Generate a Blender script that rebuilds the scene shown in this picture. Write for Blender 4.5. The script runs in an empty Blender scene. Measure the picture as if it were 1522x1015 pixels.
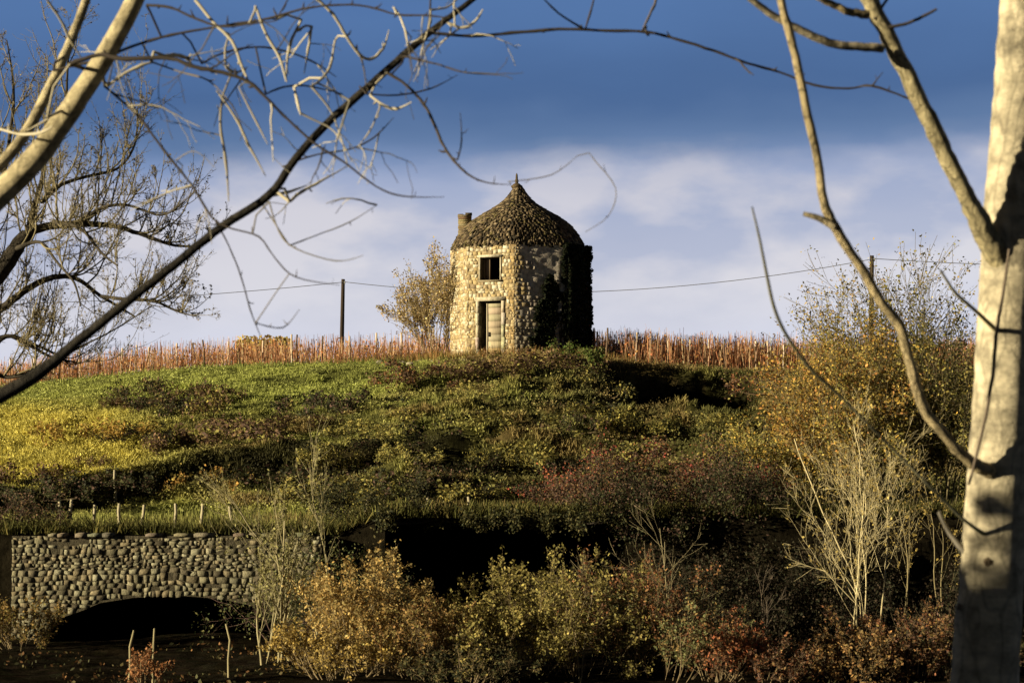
import bpy, math, random
import numpy as np
from mathutils import Vector
R = math.radians
rnd = random.Random(7); nr = np.random.default_rng(7)
sc = bpy.context.scene; COL = sc.collection

# ------------------------------------------------------------ camera
F = 3200.0; TH = math.atan((620 - 507.5) / F)
cam = bpy.data.cameras.new('camera'); camo = bpy.data.objects.new('camera', cam); COL.objects.link(camo)
cam.lens = F / 1522 * 36; cam.sensor_width = 36; cam.clip_end = 4000; cam.clip_start = 0.05
camo.rotation_euler = (R(90) + TH, 0, 0)
cam.dof.use_dof = True; cam.dof.focus_distance = 80; cam.dof.aperture_fstop = 6.3
sc.camera = camo
# ------------------------------------------------------------ sun, sky, exposure
SUN_AZ, SUN_EL = -68.5, 11.0       # degrees left of "behind the camera", elevation
a, e = R(SUN_AZ), R(SUN_EL)
S = Vector((math.sin(a) * math.cos(e), -math.cos(a) * math.cos(e), math.sin(e)))
sl = bpy.data.lights.new('sun', 'SUN'); sl.energy = 5.0; sl.angle = R(0.5); sl.color = (1, .86, .60)
so = bpy.data.objects.new('sun', sl); COL.objects.link(so); so.rotation_euler = S.to_track_quat('Z', 'Y').to_euler()
EXPO = 0.85
vs = sc.view_settings; vs.view_transform = 'Standard'; vs.look = 'None'; vs.exposure = EXPO; vs.gamma = 1
w = bpy.data.worlds.new('World'); sc.world = w; w.use_nodes = True
nt = w.node_tree; N = nt.nodes; LK = nt.links; N.clear()
def nd(t, **k):
    n = N.new(t)
    for q, v in k.items(): setattr(n, q, v)
    return n
out = nd('ShaderNodeOutputWorld'); bg = nd('ShaderNodeBackground')
sky = nd('ShaderNodeTexSky', sky_type='NISHITA', sun_disc=False, sun_elevation=e, sun_rotation=math.atan2(S.x, S.y))
tc = nd('ShaderNodeTexCoord'); mp = nd('ShaderNodeMapping'); mp.inputs['Scale'].default_value = (14, 14, 30)
LK.new(tc.outputs['Generated'], mp.inputs[0])
no = nd('ShaderNodeTexNoise'); no.inputs['Scale'].default_value = 1; no.inputs['Detail'].default_value = 5; no.inputs['Roughness'].default_value = .5
LK.new(mp.outputs[0], no.inputs[0])
mp2 = nd('ShaderNodeMapping'); mp2.inputs['Scale'].default_value = (5, 5, 22); mp2.inputs['Location'].default_value = (3.1, 0, 1.4); LK.new(tc.outputs['Generated'], mp2.inputs[0])
no2 = nd('ShaderNodeTexNoise'); no2.inputs['Scale'].default_value = 1; no2.inputs['Detail'].default_value = 3; LK.new(mp2.outputs[0], no2.inputs[0])
sx = nd('ShaderNodeSeparateXYZ'); LK.new(tc.outputs['Generated'], sx.inputs[0])
def math_(op, a_, b_, c_=None):
    n = nd('ShaderNodeMath', operation=op)
    for i, v in enumerate((a_, b_, c_)):
        if v is None: continue
        if isinstance(v, (int, float)): n.inputs[i].default_value = v
        else: LK.new(v, n.inputs[i])
    return n.outputs[0]
zz = math_('ADD', sx.outputs[2], math_('MULTIPLY', math_('SUBTRACT', no.outputs[0], .5), .030))
zz = math_('ADD', zz, math_('MULTIPLY', math_('SUBTRACT', no2.outputs[0], .5), .035))
zz = math_('ADD', zz, math_('MULTIPLY', sx.outputs[0], -.045))
def ramp(fac, stops):
    r = nd('ShaderNodeValToRGB'); el = r.color_ramp.elements
    while len(el) < len(stops): el.new(.5)
    for q, (p_, c_) in zip(el, stops): q.position = p_; q.color = (*c_, 1)
    LK.new(fac, r.inputs[0]); return r.outputs[0]
def lin(*c): return tuple(((v / 255 + .055) / 1.055) ** 2.4 if v > 10 else v / 255 / 12.92 for v in c)
base = ramp(zz, [(0, lin(222, 222, 236)), (.03, lin(214, 217, 234)), (.058, lin(219, 218, 228)), (.090, lin(212, 210, 221)), (.112, lin(190, 192, 210)),
                 (.126, lin(92, 120, 164)), (.150, lin(68, 100, 150)), (.19, lin(80, 115, 168)), (.24, lin(70, 106, 164)), (.32, lin(30, 42, 66)), (1, lin(20, 27, 42))])
# billowing breaks in the pale lower cloud
br = ramp(no.outputs[0], [(.42, (0, 0, 0)), (.60, (1, 1, 1))])
band = ramp(sx.outputs[2], [(.0, (0, 0, 0)), (.04, (.10, .10, .10)), (.075, (.50, .50, .50)), (.112, (.6, .6, .6)), (.135, (0, 0, 0))])
mf = nd('ShaderNodeMix', data_type='RGBA', blend_type='MULTIPLY'); mf.inputs[0].default_value = 1; LK.new(br, mf.inputs[6]); LK.new(band, mf.inputs[7])
mx = nd('ShaderNodeMix', data_type='RGBA'); LK.new(mf.outputs[2], mx.inputs[0]); LK.new(base, mx.inputs[6]); mx.inputs[7].default_value = (*lin(134, 156, 200), 1)
ms = nd('ShaderNodeMix', data_type='RGBA', blend_type='MULTIPLY'); ms.inputs[0].default_value = 1
LK.new(mx.outputs[2], ms.inputs[6])                         # cloud radiance in sky-texture units; sky dimmed to the rear to cut fill light
rear = nd('ShaderNodeMapRange'); LK.new(sx.outputs[1], rear.inputs[0]); rear.inputs[1].default_value = -.4; rear.inputs[2].default_value = .8; rear.inputs[3].default_value = 2.2; rear.inputs[4].default_value = 10
LK.new(rear.outputs[0], ms.inputs[7])
fin = nd('ShaderNodeMix', data_type='RGBA'); fin.inputs[0].default_value = .93
LK.new(sky.outputs[0], fin.inputs[6]); LK.new(ms.outputs[2], fin.inputs[7])
LK.new(fin.outputs[2], bg.inputs[0]); bg.inputs[1].default_value = 0.1 / 2 ** EXPO * 1.02
LK.new(bg.outputs[0], out.inputs[0])

# ------------------------------------------------------------ helpers
def zpix(py, D): return D * np.tan(TH + np.arctan((507.5 - np.asarray(py, float)) / F))
def P(px, py, D):
    v = (507.5 - py) / F
    return Vector((D * (px - 761) / F / (math.cos(TH) - v * math.sin(TH)), D, float(zpix(py, D))))
def hsh(ix, iy, s):
    n = (ix * 374761393 + iy * 668265263 + s * 974634777) & 0xffffffff
    n = ((n ^ (n >> 13)) * 1274126177) & 0xffffffff
    return ((n ^ (n >> 16)) & 0xffff) / 65535.0
def vn(x, y, s=0):
    x = np.asarray(x, float); y = np.asarray(y, float)
    ix = np.floor(x).astype(np.int64); iy = np.floor(y).astype(np.int64); fx = x - ix; fy = y - iy
    fx = fx * fx * (3 - 2 * fx); fy = fy * fy * (3 - 2 * fy)
    a_ = hsh(ix, iy, s); b_ = hsh(ix + 1, iy, s); c_ = hsh(ix, iy + 1, s); d_ = hsh(ix + 1, iy + 1, s)
    return (a_ * (1 - fx) + b_ * fx) * (1 - fy) + (c_ * (1 - fx) + d_ * fx) * fy
def fbm(x, y, s=0, o=4):
    t = 0; am = .5; f = 1
    for i in range(o): t = t + am * vn(x * f, y * f, s + i * 17); am *= .5; f *= 2.03
    return t / (1 - .5 ** o)
def sm(a_, b_, x): t = np.clip((x - a_) / (b_ - a_), 0, 1); return t * t * (3 - 2 * t)

class MB:
    """collects quads with one colour each"""
    def __init__(s): s.v = []; s.f = []; s.c = []; s.n = 0
    def add(s, v, f, c):
        v = np.asarray(v, np.float32).reshape(-1, 3); f = np.asarray(f, np.int64).reshape(-1, 4)
        c = np.asarray(c, np.float32)
        if c.ndim == 1: c = np.tile(c[None], (len(f), 1))
        s.v.append(v); s.f.append(f + s.n); s.c.append(c); s.n += len(v)
    def box(s, c, u, v, w_, hu, hv, hw, col):
        c = np.array(c); u = np.array(u) * hu; v = np.array(v) * hv; w_ = np.array(w_) * hw
        P_ = [c + i * u + j * v + k * w_ for k in (-1, 1) for j in (-1, 1) for i in (-1, 1)]
        s.add(P_, [(0, 2, 3, 1), (4, 5, 7, 6), (0, 1, 5, 4), (2, 6, 7, 3), (0, 4, 6, 2), (1, 3, 7, 5)], col)
    def tube(s, pts, rad, col, sides=5, close=False):
        pts = [Vector(p) for p in pts]; n = len(pts)
        t0 = (pts[1] - pts[0]).normalized()
        ref = Vector((0, 0, 1)) if abs(t0.z) < .9 else Vector((1, 0, 0))
        u = t0.cross(ref).normalized(); vv = []
        for i in range(n):
            t = (pts[min(i + 1, n - 1)] - pts[max(i - 1, 0)])
            if t.length < 1e-9: t = t0
            t.normalize(); u = (u - t * u.dot(t)).normalized(); w_ = t.cross(u); r = rad[i]
            for k in range(sides):
                an = 2 * math.pi * k / sides; q = pts[i] + u * (r * math.cos(an)) + w_ * (r * math.sin(an)); vv.append((q.x, q.y, q.z))
        ff = [(i * sides + k, i * sides + (k + 1) % sides, (i + 1) * sides + (k + 1) % sides, (i + 1) * sides + k) for i in range(n - 1) for k in range(sides)]
        s.add(vv, ff, col)
        if close and sides == 8:
            b = (n - 1) * 8; s.f.append(np.array([(b, b + 1, b + 2, b + 3), (b, b + 3, b + 4, b + 7), (b + 4, b + 5, b + 6, b + 7)]) + s.n - len(vv)); s.c.append(np.tile(np.array(col, np.float32)[None], (3, 1)))
    def leaves(s, c, size, cols, up=0, elong=1.6):
        c = np.asarray(c, float).reshape(-1, 3); n = len(c)
        if n == 0: return
        d = nr.normal(size=(n, 3)); d[:, 2] += up; d /= np.linalg.norm(d, axis=1)[:, None]
        g = nr.normal(size=(n, 3)); h = np.cross(d, g); h /= np.linalg.norm(h, axis=1)[:, None] + 1e-9
        sz = (np.asarray(size) * nr.uniform(.45, 1.45, n))[:, None]
        A = c - d * sz * elong * .5; B = c + h * sz * .5; C_ = c + d * sz * elong * .5; D_ = c - h * sz * .5
        v = np.stack([A, B, C_, D_], 1).reshape(-1, 3); f = np.arange(4 * n).reshape(-1, 4); s.add(v, f, cols)
    def build(s, name, mat, parent=None, smooth=False):
        v = np.concatenate(s.v); f = np.concatenate(s.f); c = np.concatenate(s.c)
        q_ = parent
        while q_ is not None: v = v - np.array(q_.location, np.float32); q_ = q_.parent
        me = bpy.data.meshes.new(name); me.vertices.add(len(v)); me.vertices.foreach_set('co', v.astype(np.float32).ravel())
        me.loops.add(f.size); me.loops.foreach_set('vertex_index', f.ravel().astype(np.int32))
        me.polygons.add(len(f)); me.polygons.foreach_set('loop_start', (np.arange(len(f)) * 4).astype(np.int32))
        me.update(calc_edges=True)
        at = me.attributes.new('col', 'FLOAT_COLOR', 'FACE')
        at.data.foreach_set('color', np.concatenate([c, np.ones((len(c), 1), np.float32)], 1).ravel())
        if smooth: me.polygons.foreach_set('use_smooth', np.ones(len(f), bool))
        me.materials.append(mat); me.validate()
        o = bpy.data.objects.new(name, me); COL.objects.link(o)
        if parent is not None: o.parent = parent
        return o
def tag(o, label=None, cat=None, group=None, kind=None):
    for k, v in (('label', label), ('category', cat), ('group', group), ('kind', kind)):
        if v: o[k] = v
    return o
def thing(name, loc, label, cat, group=None):
    o = bpy.data.objects.new(name, None); COL.objects.link(o); o.location = loc; o.empty_display_size = .2
    return tag(o, label, cat, group)
def cvar(base, n, v=.25, hue=.1):
    b = np.array(base)[None]; k = nr.uniform(1 - v, 1 + v, (n, 1)); return np.clip(b * k * nr.uniform(1 - hue, 1 + hue, (n, 3)), 0, 1)
def pick(cols, n, v=.25):
    c = np.array([q[:3] for q in cols]); i = nr.integers(0, len(c), n); return np.clip(c[i] * nr.uniform(1 - v, 1 + v, (n, 1)) * np.where(nr.random((n, 1)) < .07, 1.7, 1), 0, .85)

def mat(name, rough=.85, bump=0, bscale=8, var=.25, vscale=3, trans=0, spec=.2, stretch=(1, 1, 1), k=1.):
    m = bpy.data.materials.new(name); m.use_nodes = True; n = m.node_tree.nodes; l = m.node_tree.links
    p = n['Principled BSDF']; p.inputs['Roughness'].default_value = rough; p.inputs['Specular IOR Level'].default_value = spec
    at = n.new('ShaderNodeAttribute'); at.attribute_name = 'col'
    t = n.new('ShaderNodeTexCoord'); mpp = n.new('ShaderNodeMapping'); mpp.inputs['Scale'].default_value = stretch; l.new(t.outputs['Object'], mpp.inputs[0])
    nz = n.new('ShaderNodeTexNoise'); nz.inputs['Scale'].default_value = vscale; nz.inputs['Detail'].default_value = 6; nz.inputs['Roughness'].default_value = .65; l.new(mpp.outputs[0], nz.inputs[0])
    mr = n.new('ShaderNodeMapRange'); l.new(nz.outputs[0], mr.inputs[0]); mr.inputs[1].default_value = .3; mr.inputs[2].default_value = .7; mr.inputs[3].default_value = k * (1 - var); mr.inputs[4].default_value = k * (1 + var)
    mm = n.new('ShaderNodeVectorMath'); mm.operation = 'SCALE'; l.new(at.outputs['Color'], mm.inputs[0]); l.new(mr.outputs[0], mm.inputs['Scale'])
    l.new(mm.outputs[0], p.inputs['Base Color'])
    if bump:
        b = n.new('ShaderNodeBump'); b.inputs['Strength'].default_value = bump; b.inputs['Distance'].default_value = .05
        nb = n.new('ShaderNodeTexNoise'); nb.inputs['Scale'].default_value = bscale; nb.inputs['Detail'].default_value = 7; nb.inputs['Roughness'].default_value = .7; l.new(mpp.outputs[0], nb.inputs[0])
        l.new(nb.outputs[0], b.inputs['Height']); l.new(b.outputs[0], p.inputs['Normal'])
    if trans:
        tr = n.new('ShaderNodeBsdfTranslucent'); l.new(mm.outputs[0], tr.inputs[0]); mi = n.new('ShaderNodeMixShader'); mi.inputs[0].default_value = trans
        l.new(p.outputs[0], mi.inputs[1]); l.new(tr.outputs[0], mi.inputs[2]); l.new(mi.outputs[0], n['Material Output'].inputs[0])
    return m
def fissures(m, sc_=16, amt=.6):
    n = m.node_tree.nodes; l = m.node_tree.links; p = n['Principled BSDF']; src = p.inputs['Base Color'].links[0].from_socket
    t = n.new('ShaderNodeTexCoord'); mpp = n.new('ShaderNodeMapping'); mpp.inputs['Scale'].default_value = (1, 1, .35); l.new(t.outputs['Object'], mpp.inputs[0])
    ns = n.new('ShaderNodeTexNoise'); ns.inputs['Scale'].default_value = 9; l.new(mpp.outputs[0], ns.inputs[0]); ad = n.new('ShaderNodeMix'); ad.data_type = 'VECTOR'; ad.inputs[0].default_value = .12; l.new(mpp.outputs[0], ad.inputs[4]); l.new(ns.outputs['Color'], ad.inputs[5])
    v = n.new('ShaderNodeTexVoronoi'); v.feature = 'DISTANCE_TO_EDGE'; v.inputs['Scale'].default_value = sc_; l.new(ad.outputs[1], v.inputs['Vector'])
    r = n.new('ShaderNodeMapRange'); r.inputs[1].default_value = 0; r.inputs[2].default_value = .09; r.inputs[3].default_value = 1 - amt; r.inputs[4].default_value = 1; l.new(v.outputs[0], r.inputs[0])
    s_ = n.new('ShaderNodeVectorMath'); s_.operation = 'SCALE'; l.new(src, s_.inputs[0]); l.new(r.outputs[0], s_.inputs['Scale']); l.new(s_.outputs[0], p.inputs['Base Color'])
    return m
M = dict(soil=mat('soil', 1, 1.0, 9, .6, 3.5, spec=.0), stone=mat('stone', .95, .9, 14, .4, 7, spec=.1, k=.72), plaster=mat('weathered_plaster', .95, .8, 7, .35, 4, spec=.1),
         slate=mat('roof_stone', .9, .9, 14, .55, 9, spec=.1, k=.62), wood=mat('old_wood', .9, .4, 6, .3, 3, stretch=(1, 1, .15)), leaf=mat('leaf', .75, 0, 1, .2, 2, .25),
         bark=mat('bark', .9, 1.0, 34, .55, 13, stretch=(1, 1, .45), k=.8), pale=mat('smooth_bark', .85, .6, 26, .55, 10, stretch=(1, 1, 1.6), k=.92), twig=mat('twig', .85, 0, 1, .25, 4),
         grass=mat('grass', .9, 0, 1, .25, .8, .2, spec=.05), metal=mat('dark_metal', .5, 0, 1, .1, 1), dark=mat('dark_interior', 1, 0, 1, .1, 1, spec=0), cable=mat('cable', .6, 0, 1, .1, 1))

fissures(M['pale'], 13, .38); fissures(M['bark'], 26, .6)
# ------------------------------------------------------------ terrain
CX = np.array([-600, 0, 100, 200, 300, 400, 500, 600, 660, 870, 960, 1080, 1180, 1450, 1900])
CY = np.array([606, 581, 568, 558, 549, 545, 543, 539, 534, 536, 545, 554, 556, 556, 566])
TX, TY = .24, 84.0                                    # tower centre
def hill(x, D, disp=True):
    x = np.asarray(x, float); D = np.asarray(D, float)
    px = 761 + F * x / np.minimum(D, 130)
    yc = np.interp(px, CX, CY)
    lip = np.interp(px, [500, 565], [792, 767]); foot = np.interp(px, [500, 565], [773, 754])
    zc = zpix(yc, 80.); zl = zpix(lip, 46.); zf = zpix(foot, 57.)
    t = np.clip((D - 57) / 23, 0, 1); s = .45 * np.sin(t * np.pi / 2) + .55 * t
    z = np.where(D < 57, zl + (zf - zl) * np.clip((D - 46) / 11, 0, 1), zf + (zc - zf) * s)
    z = np.where(D > 130, z - (D - 130) * .004, z)
    if disp:
        win = sm(47, 50, D) * (1 - sm(74.5, 79, D) * .85) * (.35 + .65 * sm(55, 60, D))
        amp = win * (.55 + .45 * sm(200, 700, px))
        z = z + amp * (.85 * (fbm(x / 3.0, D / 2.4, 3, 5) - .55) + .34 * (fbm(x / .8, D / .6, 9, 3) - .5))
        ph = np.mod((D + 2.6 * fbm(x / 4, D / 5, 21, 3) - .05 * x) / 1.75, 1.); rid = np.where(ph < .3, ph / .3, (1 - ph) / .7) - .5
        z = z + win * .85 * rid * (.4 + 1.2 * fbm(x / 1.6, D / 3, 23, 2)) * sm(480, 760, px) * (1 - sm(1180, 1300, px)) * sm(57, 60, D) * (1 - sm(73, 76, D))
        h = sm(3.0, 3.9, x + .6 * (fbm(x / 1, D / 1, 5) - .5)) * (1 - sm(7.6, 9.6, x)) * sm(67.5, 71.5, D) * (1 - sm(78.6, 79.6, D + .8 * (fbm(x / .9, D, 6) - .5)))
        z = z - 1.9 * h  # hollow sunk into the slope to bring in the dark shadow area
        dl = np.interp(px, [-60, 60, 180, 320, 430, 560, 760, 900], [57.5, 58.2, 60, 61.8, 62.5, 61.8, 61.0, 60.5]) + 1.2 * (fbm(x / 1.5, x * 0 + 3, 27, 2) - .5)
        z = z - .75 * np.clip(1 - np.abs(D - dl + .5) / .9, 0, 1) * sm(950, 850, px) + .35 * np.clip(1 - np.abs(D - dl - 1.0) / 1.0, 0, 1) * sm(950, 850, px)
        # low mound of the tower's footing
        rr = np.hypot(x - TX, (D - TY)); z = z + .12 * (1 - sm(2.4, 4.0, rr))
    return z
def valley(x, D):
    x = np.asarray(x, float); D = np.asarray(D, float)
    z = np.interp(D, [-200, 0, 10, 25, 32, 40, 46, 60], [-1.5, -1.7, -2.3, -4.0, -4.4, -4.6, -4.7, -4.8])
    return z + .3 * (fbm(x / 2.2, D / 2.2, 31) - .5) + .12 * (fbm(x / .5, D / .5, 33, 2) - .5) + sm(10, 26, np.abs(x + 1)) * 1.6 * sm(20, 40, D) * (x > 0)
def grid(xs, ys, zf, colf):
    X, Y = np.meshgrid(xs, ys); Z = zf(X, Y); nx, ny = len(xs), len(ys)
    v = np.stack([X, Y, Z], -1).reshape(-1, 3); i = (np.arange(ny - 1)[:, None] * nx + np.arange(nx - 1)[None]).ravel()
    f = np.stack([i, i + 1, i + nx + 1, i + nx], 1)
    ctr = v[f].mean(1); mb = MB(); mb.add(v, f, colf(ctr[:, 0], ctr[:, 1], ctr[:, 2])); return mb
def hillcol(x, D, full=False):
    """what grows where: green turf up left, yellow grass low left, brown bramble and olive tufts right; near-black painted shade in the hollow"""
    px = 761 + F * x / np.minimum(D, 130); py = 507.5 - F * np.tan(np.arctan(hill(x, D, False) / D) - TH)
    n = fbm(x / 1.7, D / 1.3, 41); n2 = fbm(x / .6, D / .6, 43, 3); n3 = fbm(x / 3.5, D / 2.5, 47, 3)
    green = np.array([.25, .27, .070]); yel = np.array([.40, .35, .08]); olive = np.array([.26, .25, .075]); brown = np.array([.17, .115, .050]); dark = np.array([.035, .034, .014]); straw = np.array([.27, .185, .075])
    g = sm(630, 575, py + 70 * (n - .5)) * sm(700, 560, px + 160 * (n3 - .5)) + .6 * sm(.56, .64, n3) * sm(850, 800, px)
    y = sm(300, 150, px - (py - 640) * .6 + 190 * (n - .5)) * sm(585, 625, py) * sm(755, 725, py)
    b = sm(.46, .60, n + .15 * (n2 - .5)) * sm(250, 380, px)
    dk = sm(.5, .62, 1 - n2 * .4 - n * .6 + .1 * sm(560, 900, px))
    c = olive[None] * np.ones((np.size(x), 1))
    def mixc(c, k, col): k = np.clip(k, 0, 1)[:, None]; return c * (1 - k) + col[None] * k
    c = mixc(c, b.ravel() * .8, brown); c = mixc(c, g.ravel() * .95, green); c = mixc(c, y.ravel(), yel); c = mixc(c, dk.ravel() * .75 * (1 - y.ravel() * .6) * (1 - g.ravel() * .5), dark)
    rr = np.hypot(x - TX, D - TY).ravel(); c = mixc(c, sm(4.4, 3.2, rr) * .8, straw)
    dl = np.interp(px, [-60, 60, 180, 320, 430, 560, 760, 900], [57.5, 58.2, 60, 61.8, 62.5, 61.8, 61.0, 60.5]) + .2
    c = mixc(c, (sm(1.5, .5, np.abs(D - dl + 1.2 * (n - .5))) * sm(950, 850, px) * .85).ravel(), np.array([.022, .020, .010])); hz = (sm(3.1, 4.0, x + .8 * (n - .5)) * (1 - sm(7.6, 9.4, x + 1.5 * (n - .5))) * sm(68.0, 71.5, D + 3 * (n2 - .5)) * (1 - sm(79.0, 79.6, D))).ravel(); c = mixc(c, hz, np.array([.012, .011, .006]))  # hz paints the shadow near black into the hollow's soil
    return (c, hz) if full else c
def span(a_, b_, st): return np.arange(a_, b_, st)
xs = np.concatenate([[-900, -400, -180, -90, -55, -38, -30], span(-25, 25, .17), [25.5, 28, 34, 45, 60, 90, 180, 400, 900]])
ys = np.concatenate([span(46, 84, .17), span(84, 100, 1.2), [104, 110, 120, 135, 160, 220, 320, 500, 900, 1800]])
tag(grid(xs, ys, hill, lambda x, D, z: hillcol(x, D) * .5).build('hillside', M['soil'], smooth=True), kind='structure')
xs = np.concatenate([[-900, -300, -100, -50, -30, -20], span(-16, 18, .25), [18.5, 24, 34, 60, 120, 300, 900]])
ys = np.concatenate([[-200, -60, -20, -5], span(0, 30, 1.), span(30, 57, .25)])
tag(grid(xs, ys, valley, lambda x, D, z: cvar((.016, .013, .008), len(x), .3)).build('valley_ground', M['soil'], smooth=True), kind='structure')  # near-black floor colour stands in for shade over the valley
# earth bank between the levels, near black as painted shade, two dark hollows beneath
def bankface():
    mb = MB(); xs_ = np.concatenate([[-900, -300, -100, -50, -30, -22], span(-18, 18, .3), [18.5, 24, 40, 90, 300, 900]])
    K = 10
    def pt(i, k):
        x = xs_[i]; z0 = float(valley(x, 46.)) - .2; z1 = float(hill(x, 46.)); t = k / K
        y = 46 + (0 if k == K else .7 * (float(fbm(x / 1.3, t * 3, 51)) - .65) * math.sin(t * 3.1) - .25 * (1 - t))
        return (x, y, z0 + (z1 - z0) * t)
    for i in range(len(xs_) - 1):
        xm = (xs_[i] + xs_[i + 1]) / 2
        if -10.3 < xm < -4.9 or -2.7 < xm < 2.5: continue
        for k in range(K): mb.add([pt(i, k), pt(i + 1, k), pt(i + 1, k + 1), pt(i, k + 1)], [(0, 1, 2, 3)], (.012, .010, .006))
    # inside of the hollows; the right one is cut in to make black shade
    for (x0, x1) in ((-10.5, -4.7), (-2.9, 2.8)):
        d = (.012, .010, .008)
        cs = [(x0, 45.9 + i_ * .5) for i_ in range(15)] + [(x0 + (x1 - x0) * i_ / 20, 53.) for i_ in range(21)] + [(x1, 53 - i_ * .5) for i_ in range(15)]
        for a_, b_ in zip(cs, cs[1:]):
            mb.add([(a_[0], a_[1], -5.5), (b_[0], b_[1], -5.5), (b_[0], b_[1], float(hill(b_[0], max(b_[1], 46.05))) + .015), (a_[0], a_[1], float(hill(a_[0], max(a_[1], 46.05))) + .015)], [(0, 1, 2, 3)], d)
    return mb
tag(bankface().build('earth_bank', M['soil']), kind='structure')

# ------------------------------------------------------------ grass and low cover on the hill
def tufts(mb, x, y, z, h, wd, cols, nb=4, lean=.35):
    n = len(x); x = np.repeat(x, nb); y = np.repeat(y, nb); z = np.repeat(z, nb); h = np.repeat(h, nb) * nr.uniform(.55, 1.2, n * nb); cols = np.repeat(cols, nb, 0) * nr.uniform(.7, 1.3, (n * nb, 1))
    a_ = nr.uniform(0, 2 * np.pi, n * nb); l = nr.uniform(0, lean, n * nb) * h; x = x + np.cos(a_) * .05; y = y + np.sin(a_) * .05
    b_ = nr.uniform(0, np.pi, n * nb); ux = np.cos(b_) * wd; uy = np.sin(b_) * wd
    A = np.stack([x - ux, y - uy, z - .03], 1); B = np.stack([x + ux, y + uy, z - .03], 1)
    tx = x + np.cos(a_) * l; ty = y + np.sin(a_) * l
    C_ = np.stack([tx + ux * .12, ty + uy * .12, z + h], 1); D_ = np.stack([tx - ux * .12, ty - uy * .12, z + h * .95], 1)
    mb.add(np.stack([A, B, C_, D_], 1).reshape(-1, 3), np.arange(4 * n * nb).reshape(-1, 4), cols)
def scatter(n, d0=56.5, d1=83., pl=-60, pr=1600):
    D = nr.uniform(d0 ** 2, d1 ** 2, n) ** .5; px = nr.uniform(pl, pr, n); return (px - 761) * D / F, D
gx, gy = scatter(125000)
hc, hz_ = hillcol(gx, gy, True); n_ = fbm(gx / .7, gy / .7, 61, 3)
px_ = 761 + F * gx / gy; keep = (np.hypot(gx - TX, gy - TY) > 2.75) & (nr.random(len(gx)) < .3 + 1.1 * sm(.38, .6, n_)) & (nr.random(len(gx)) > hz_ * .93); gx, gy, hc, n_ = gx[keep], gy[keep], hc[keep], n_[keep]
mb = MB(); hh = .06 + .17 * sm(.4, .7, n_) * nr.uniform(.4, 1, len(gx)); turf = (gy > 75) & (gx < -1.5); hh = np.where(turf, hh * .6, hh)
tufts(mb, gx, gy, hill(gx, gy), hh, .017, hc * 1.6, 5, 1.1)
tx_, ty_ = scatter(9000, 46.0, 57.5); hc = hillcol(tx_, ty_); tufts(mb, tx_, ty_, hill(tx_, ty_), nr.uniform(.08, .3, 9000), .018, hc * 1.1, 5)
tag(mb.build('grass', M['grass']), 'rough green and yellow grass covering the hillside below the tower', 'grass', kind='stuff')
# leafy low weeds: little clumps of small leaves
mb = MB(); wx, wy = scatter(21000); nn = fbm(wx / 1.2, wy / .8, 71, 3); k = (nn > .45 + .12 * ((wx < -2) & (wy > 75))) & (nr.random(21000) > hillcol(wx, wy, True)[1] * .85) & (np.hypot(wx - TX, wy - TY) > 3.0); wx, wy = wx[k], wy[k]
hc = hillcol(wx, wy); rr = nr.uniform(.10, .34, len(wx)) * (1 + .5 * sm(-4, 1, wx)); q = 26
c = np.repeat(np.stack([wx, wy, hill(wx, wy)], 1), q, 0); off = nr.normal(size=(len(c), 3)) * np.repeat(rr, q)[:, None] * np.array([1, 1, .5]) * .6; off[:, 2] = np.abs(off[:, 2]) + .02
mb.leaves(c + off, nr.uniform(.02, .06, len(c)), np.repeat(hc, q, 0) * nr.uniform(.9, 2.2, (len(c), 1)), elong=1.2)
tag(mb.build('low_weeds', M['leaf']), 'low leafy weeds and brambles clumped over the hillside', 'weeds', kind='stuff')
# straw coloured dead grass round the tower foot and along the crest
mb = MB(); n = 5200; an = nr.uniform(0, 2 * np.pi, n); r_ = 2.75 + np.abs(nr.normal(size=n)) * 1.1; x = TX + np.cos(an) * r_ * 1.25; y = TY + np.sin(an) * r_
k = np.hypot(x - TX, y - TY) > 2.75; x, y = x[k], y[k]
tufts(mb, x, y, hill(x, y), nr.uniform(.12, .5, len(x)), .012, pick([(.30, .18, .07), (.26, .13, .05), (.20, .16, .05)], len(x)), 3, .5)
px = nr.uniform(-60, 1600, 3500); D = nr.uniform(79.5, 83.5, 3500); x = (px - 761) * D / F; k = np.hypot(x - TX, D - TY) > 3; x, D = x[k], D[k]
tufts(mb, x, D, hill(x, D), nr.uniform(.1, .35, len(x)), .012, np.where((x > 0)[:, None], pick([(.20, .13, .06), (.17, .15, .05)], len(x)), pick([(.12, .17, .04), (.2, .18, .05)], len(x))), 3)
tag(mb.build('dead_grass', M['grass']), 'dry straw and rust coloured grass around the tower foot', 'dry grass', kind='stuff')
# grass fringe at the terrace lip and leaf litter in the valley
mb = MB(); x = nr.uniform(-16, 16, 5000); y = 46 + np.abs(nr.normal(size=5000)) * .5 - .08; tufts(mb, x, y, hill(x, np.maximum(y, 46)), nr.uniform(.1, .35, 5000), .014, pick([(.10, .10, .03), (.13, .11, .035), (.06, .06, .02)], 5000), 3, 1.1)
tag(mb.build('terrace_grass', M['grass']), 'fringe of long grass along the terrace edge above the dark hollows', 'grass', kind='stuff')
mb = MB(); x = nr.uniform(-12, 12, 5000); y = nr.uniform(34, 45, 5000); k = fbm(x / 1.5, y / 1.5, 77, 3) > .62; x, y = x[k], y[k]
mb.leaves(np.stack([x, y, valley(x, y) + .03], 1), .05, pick([(.16, .08, .03), (.1, .08, .03), (.05, .05, .02)], len(x)))
tag(mb.build('leaf_litter', M['leaf']), 'fallen brown leaves scattered on the dark valley floor', 'fallen leaves', kind='stuff')
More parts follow.
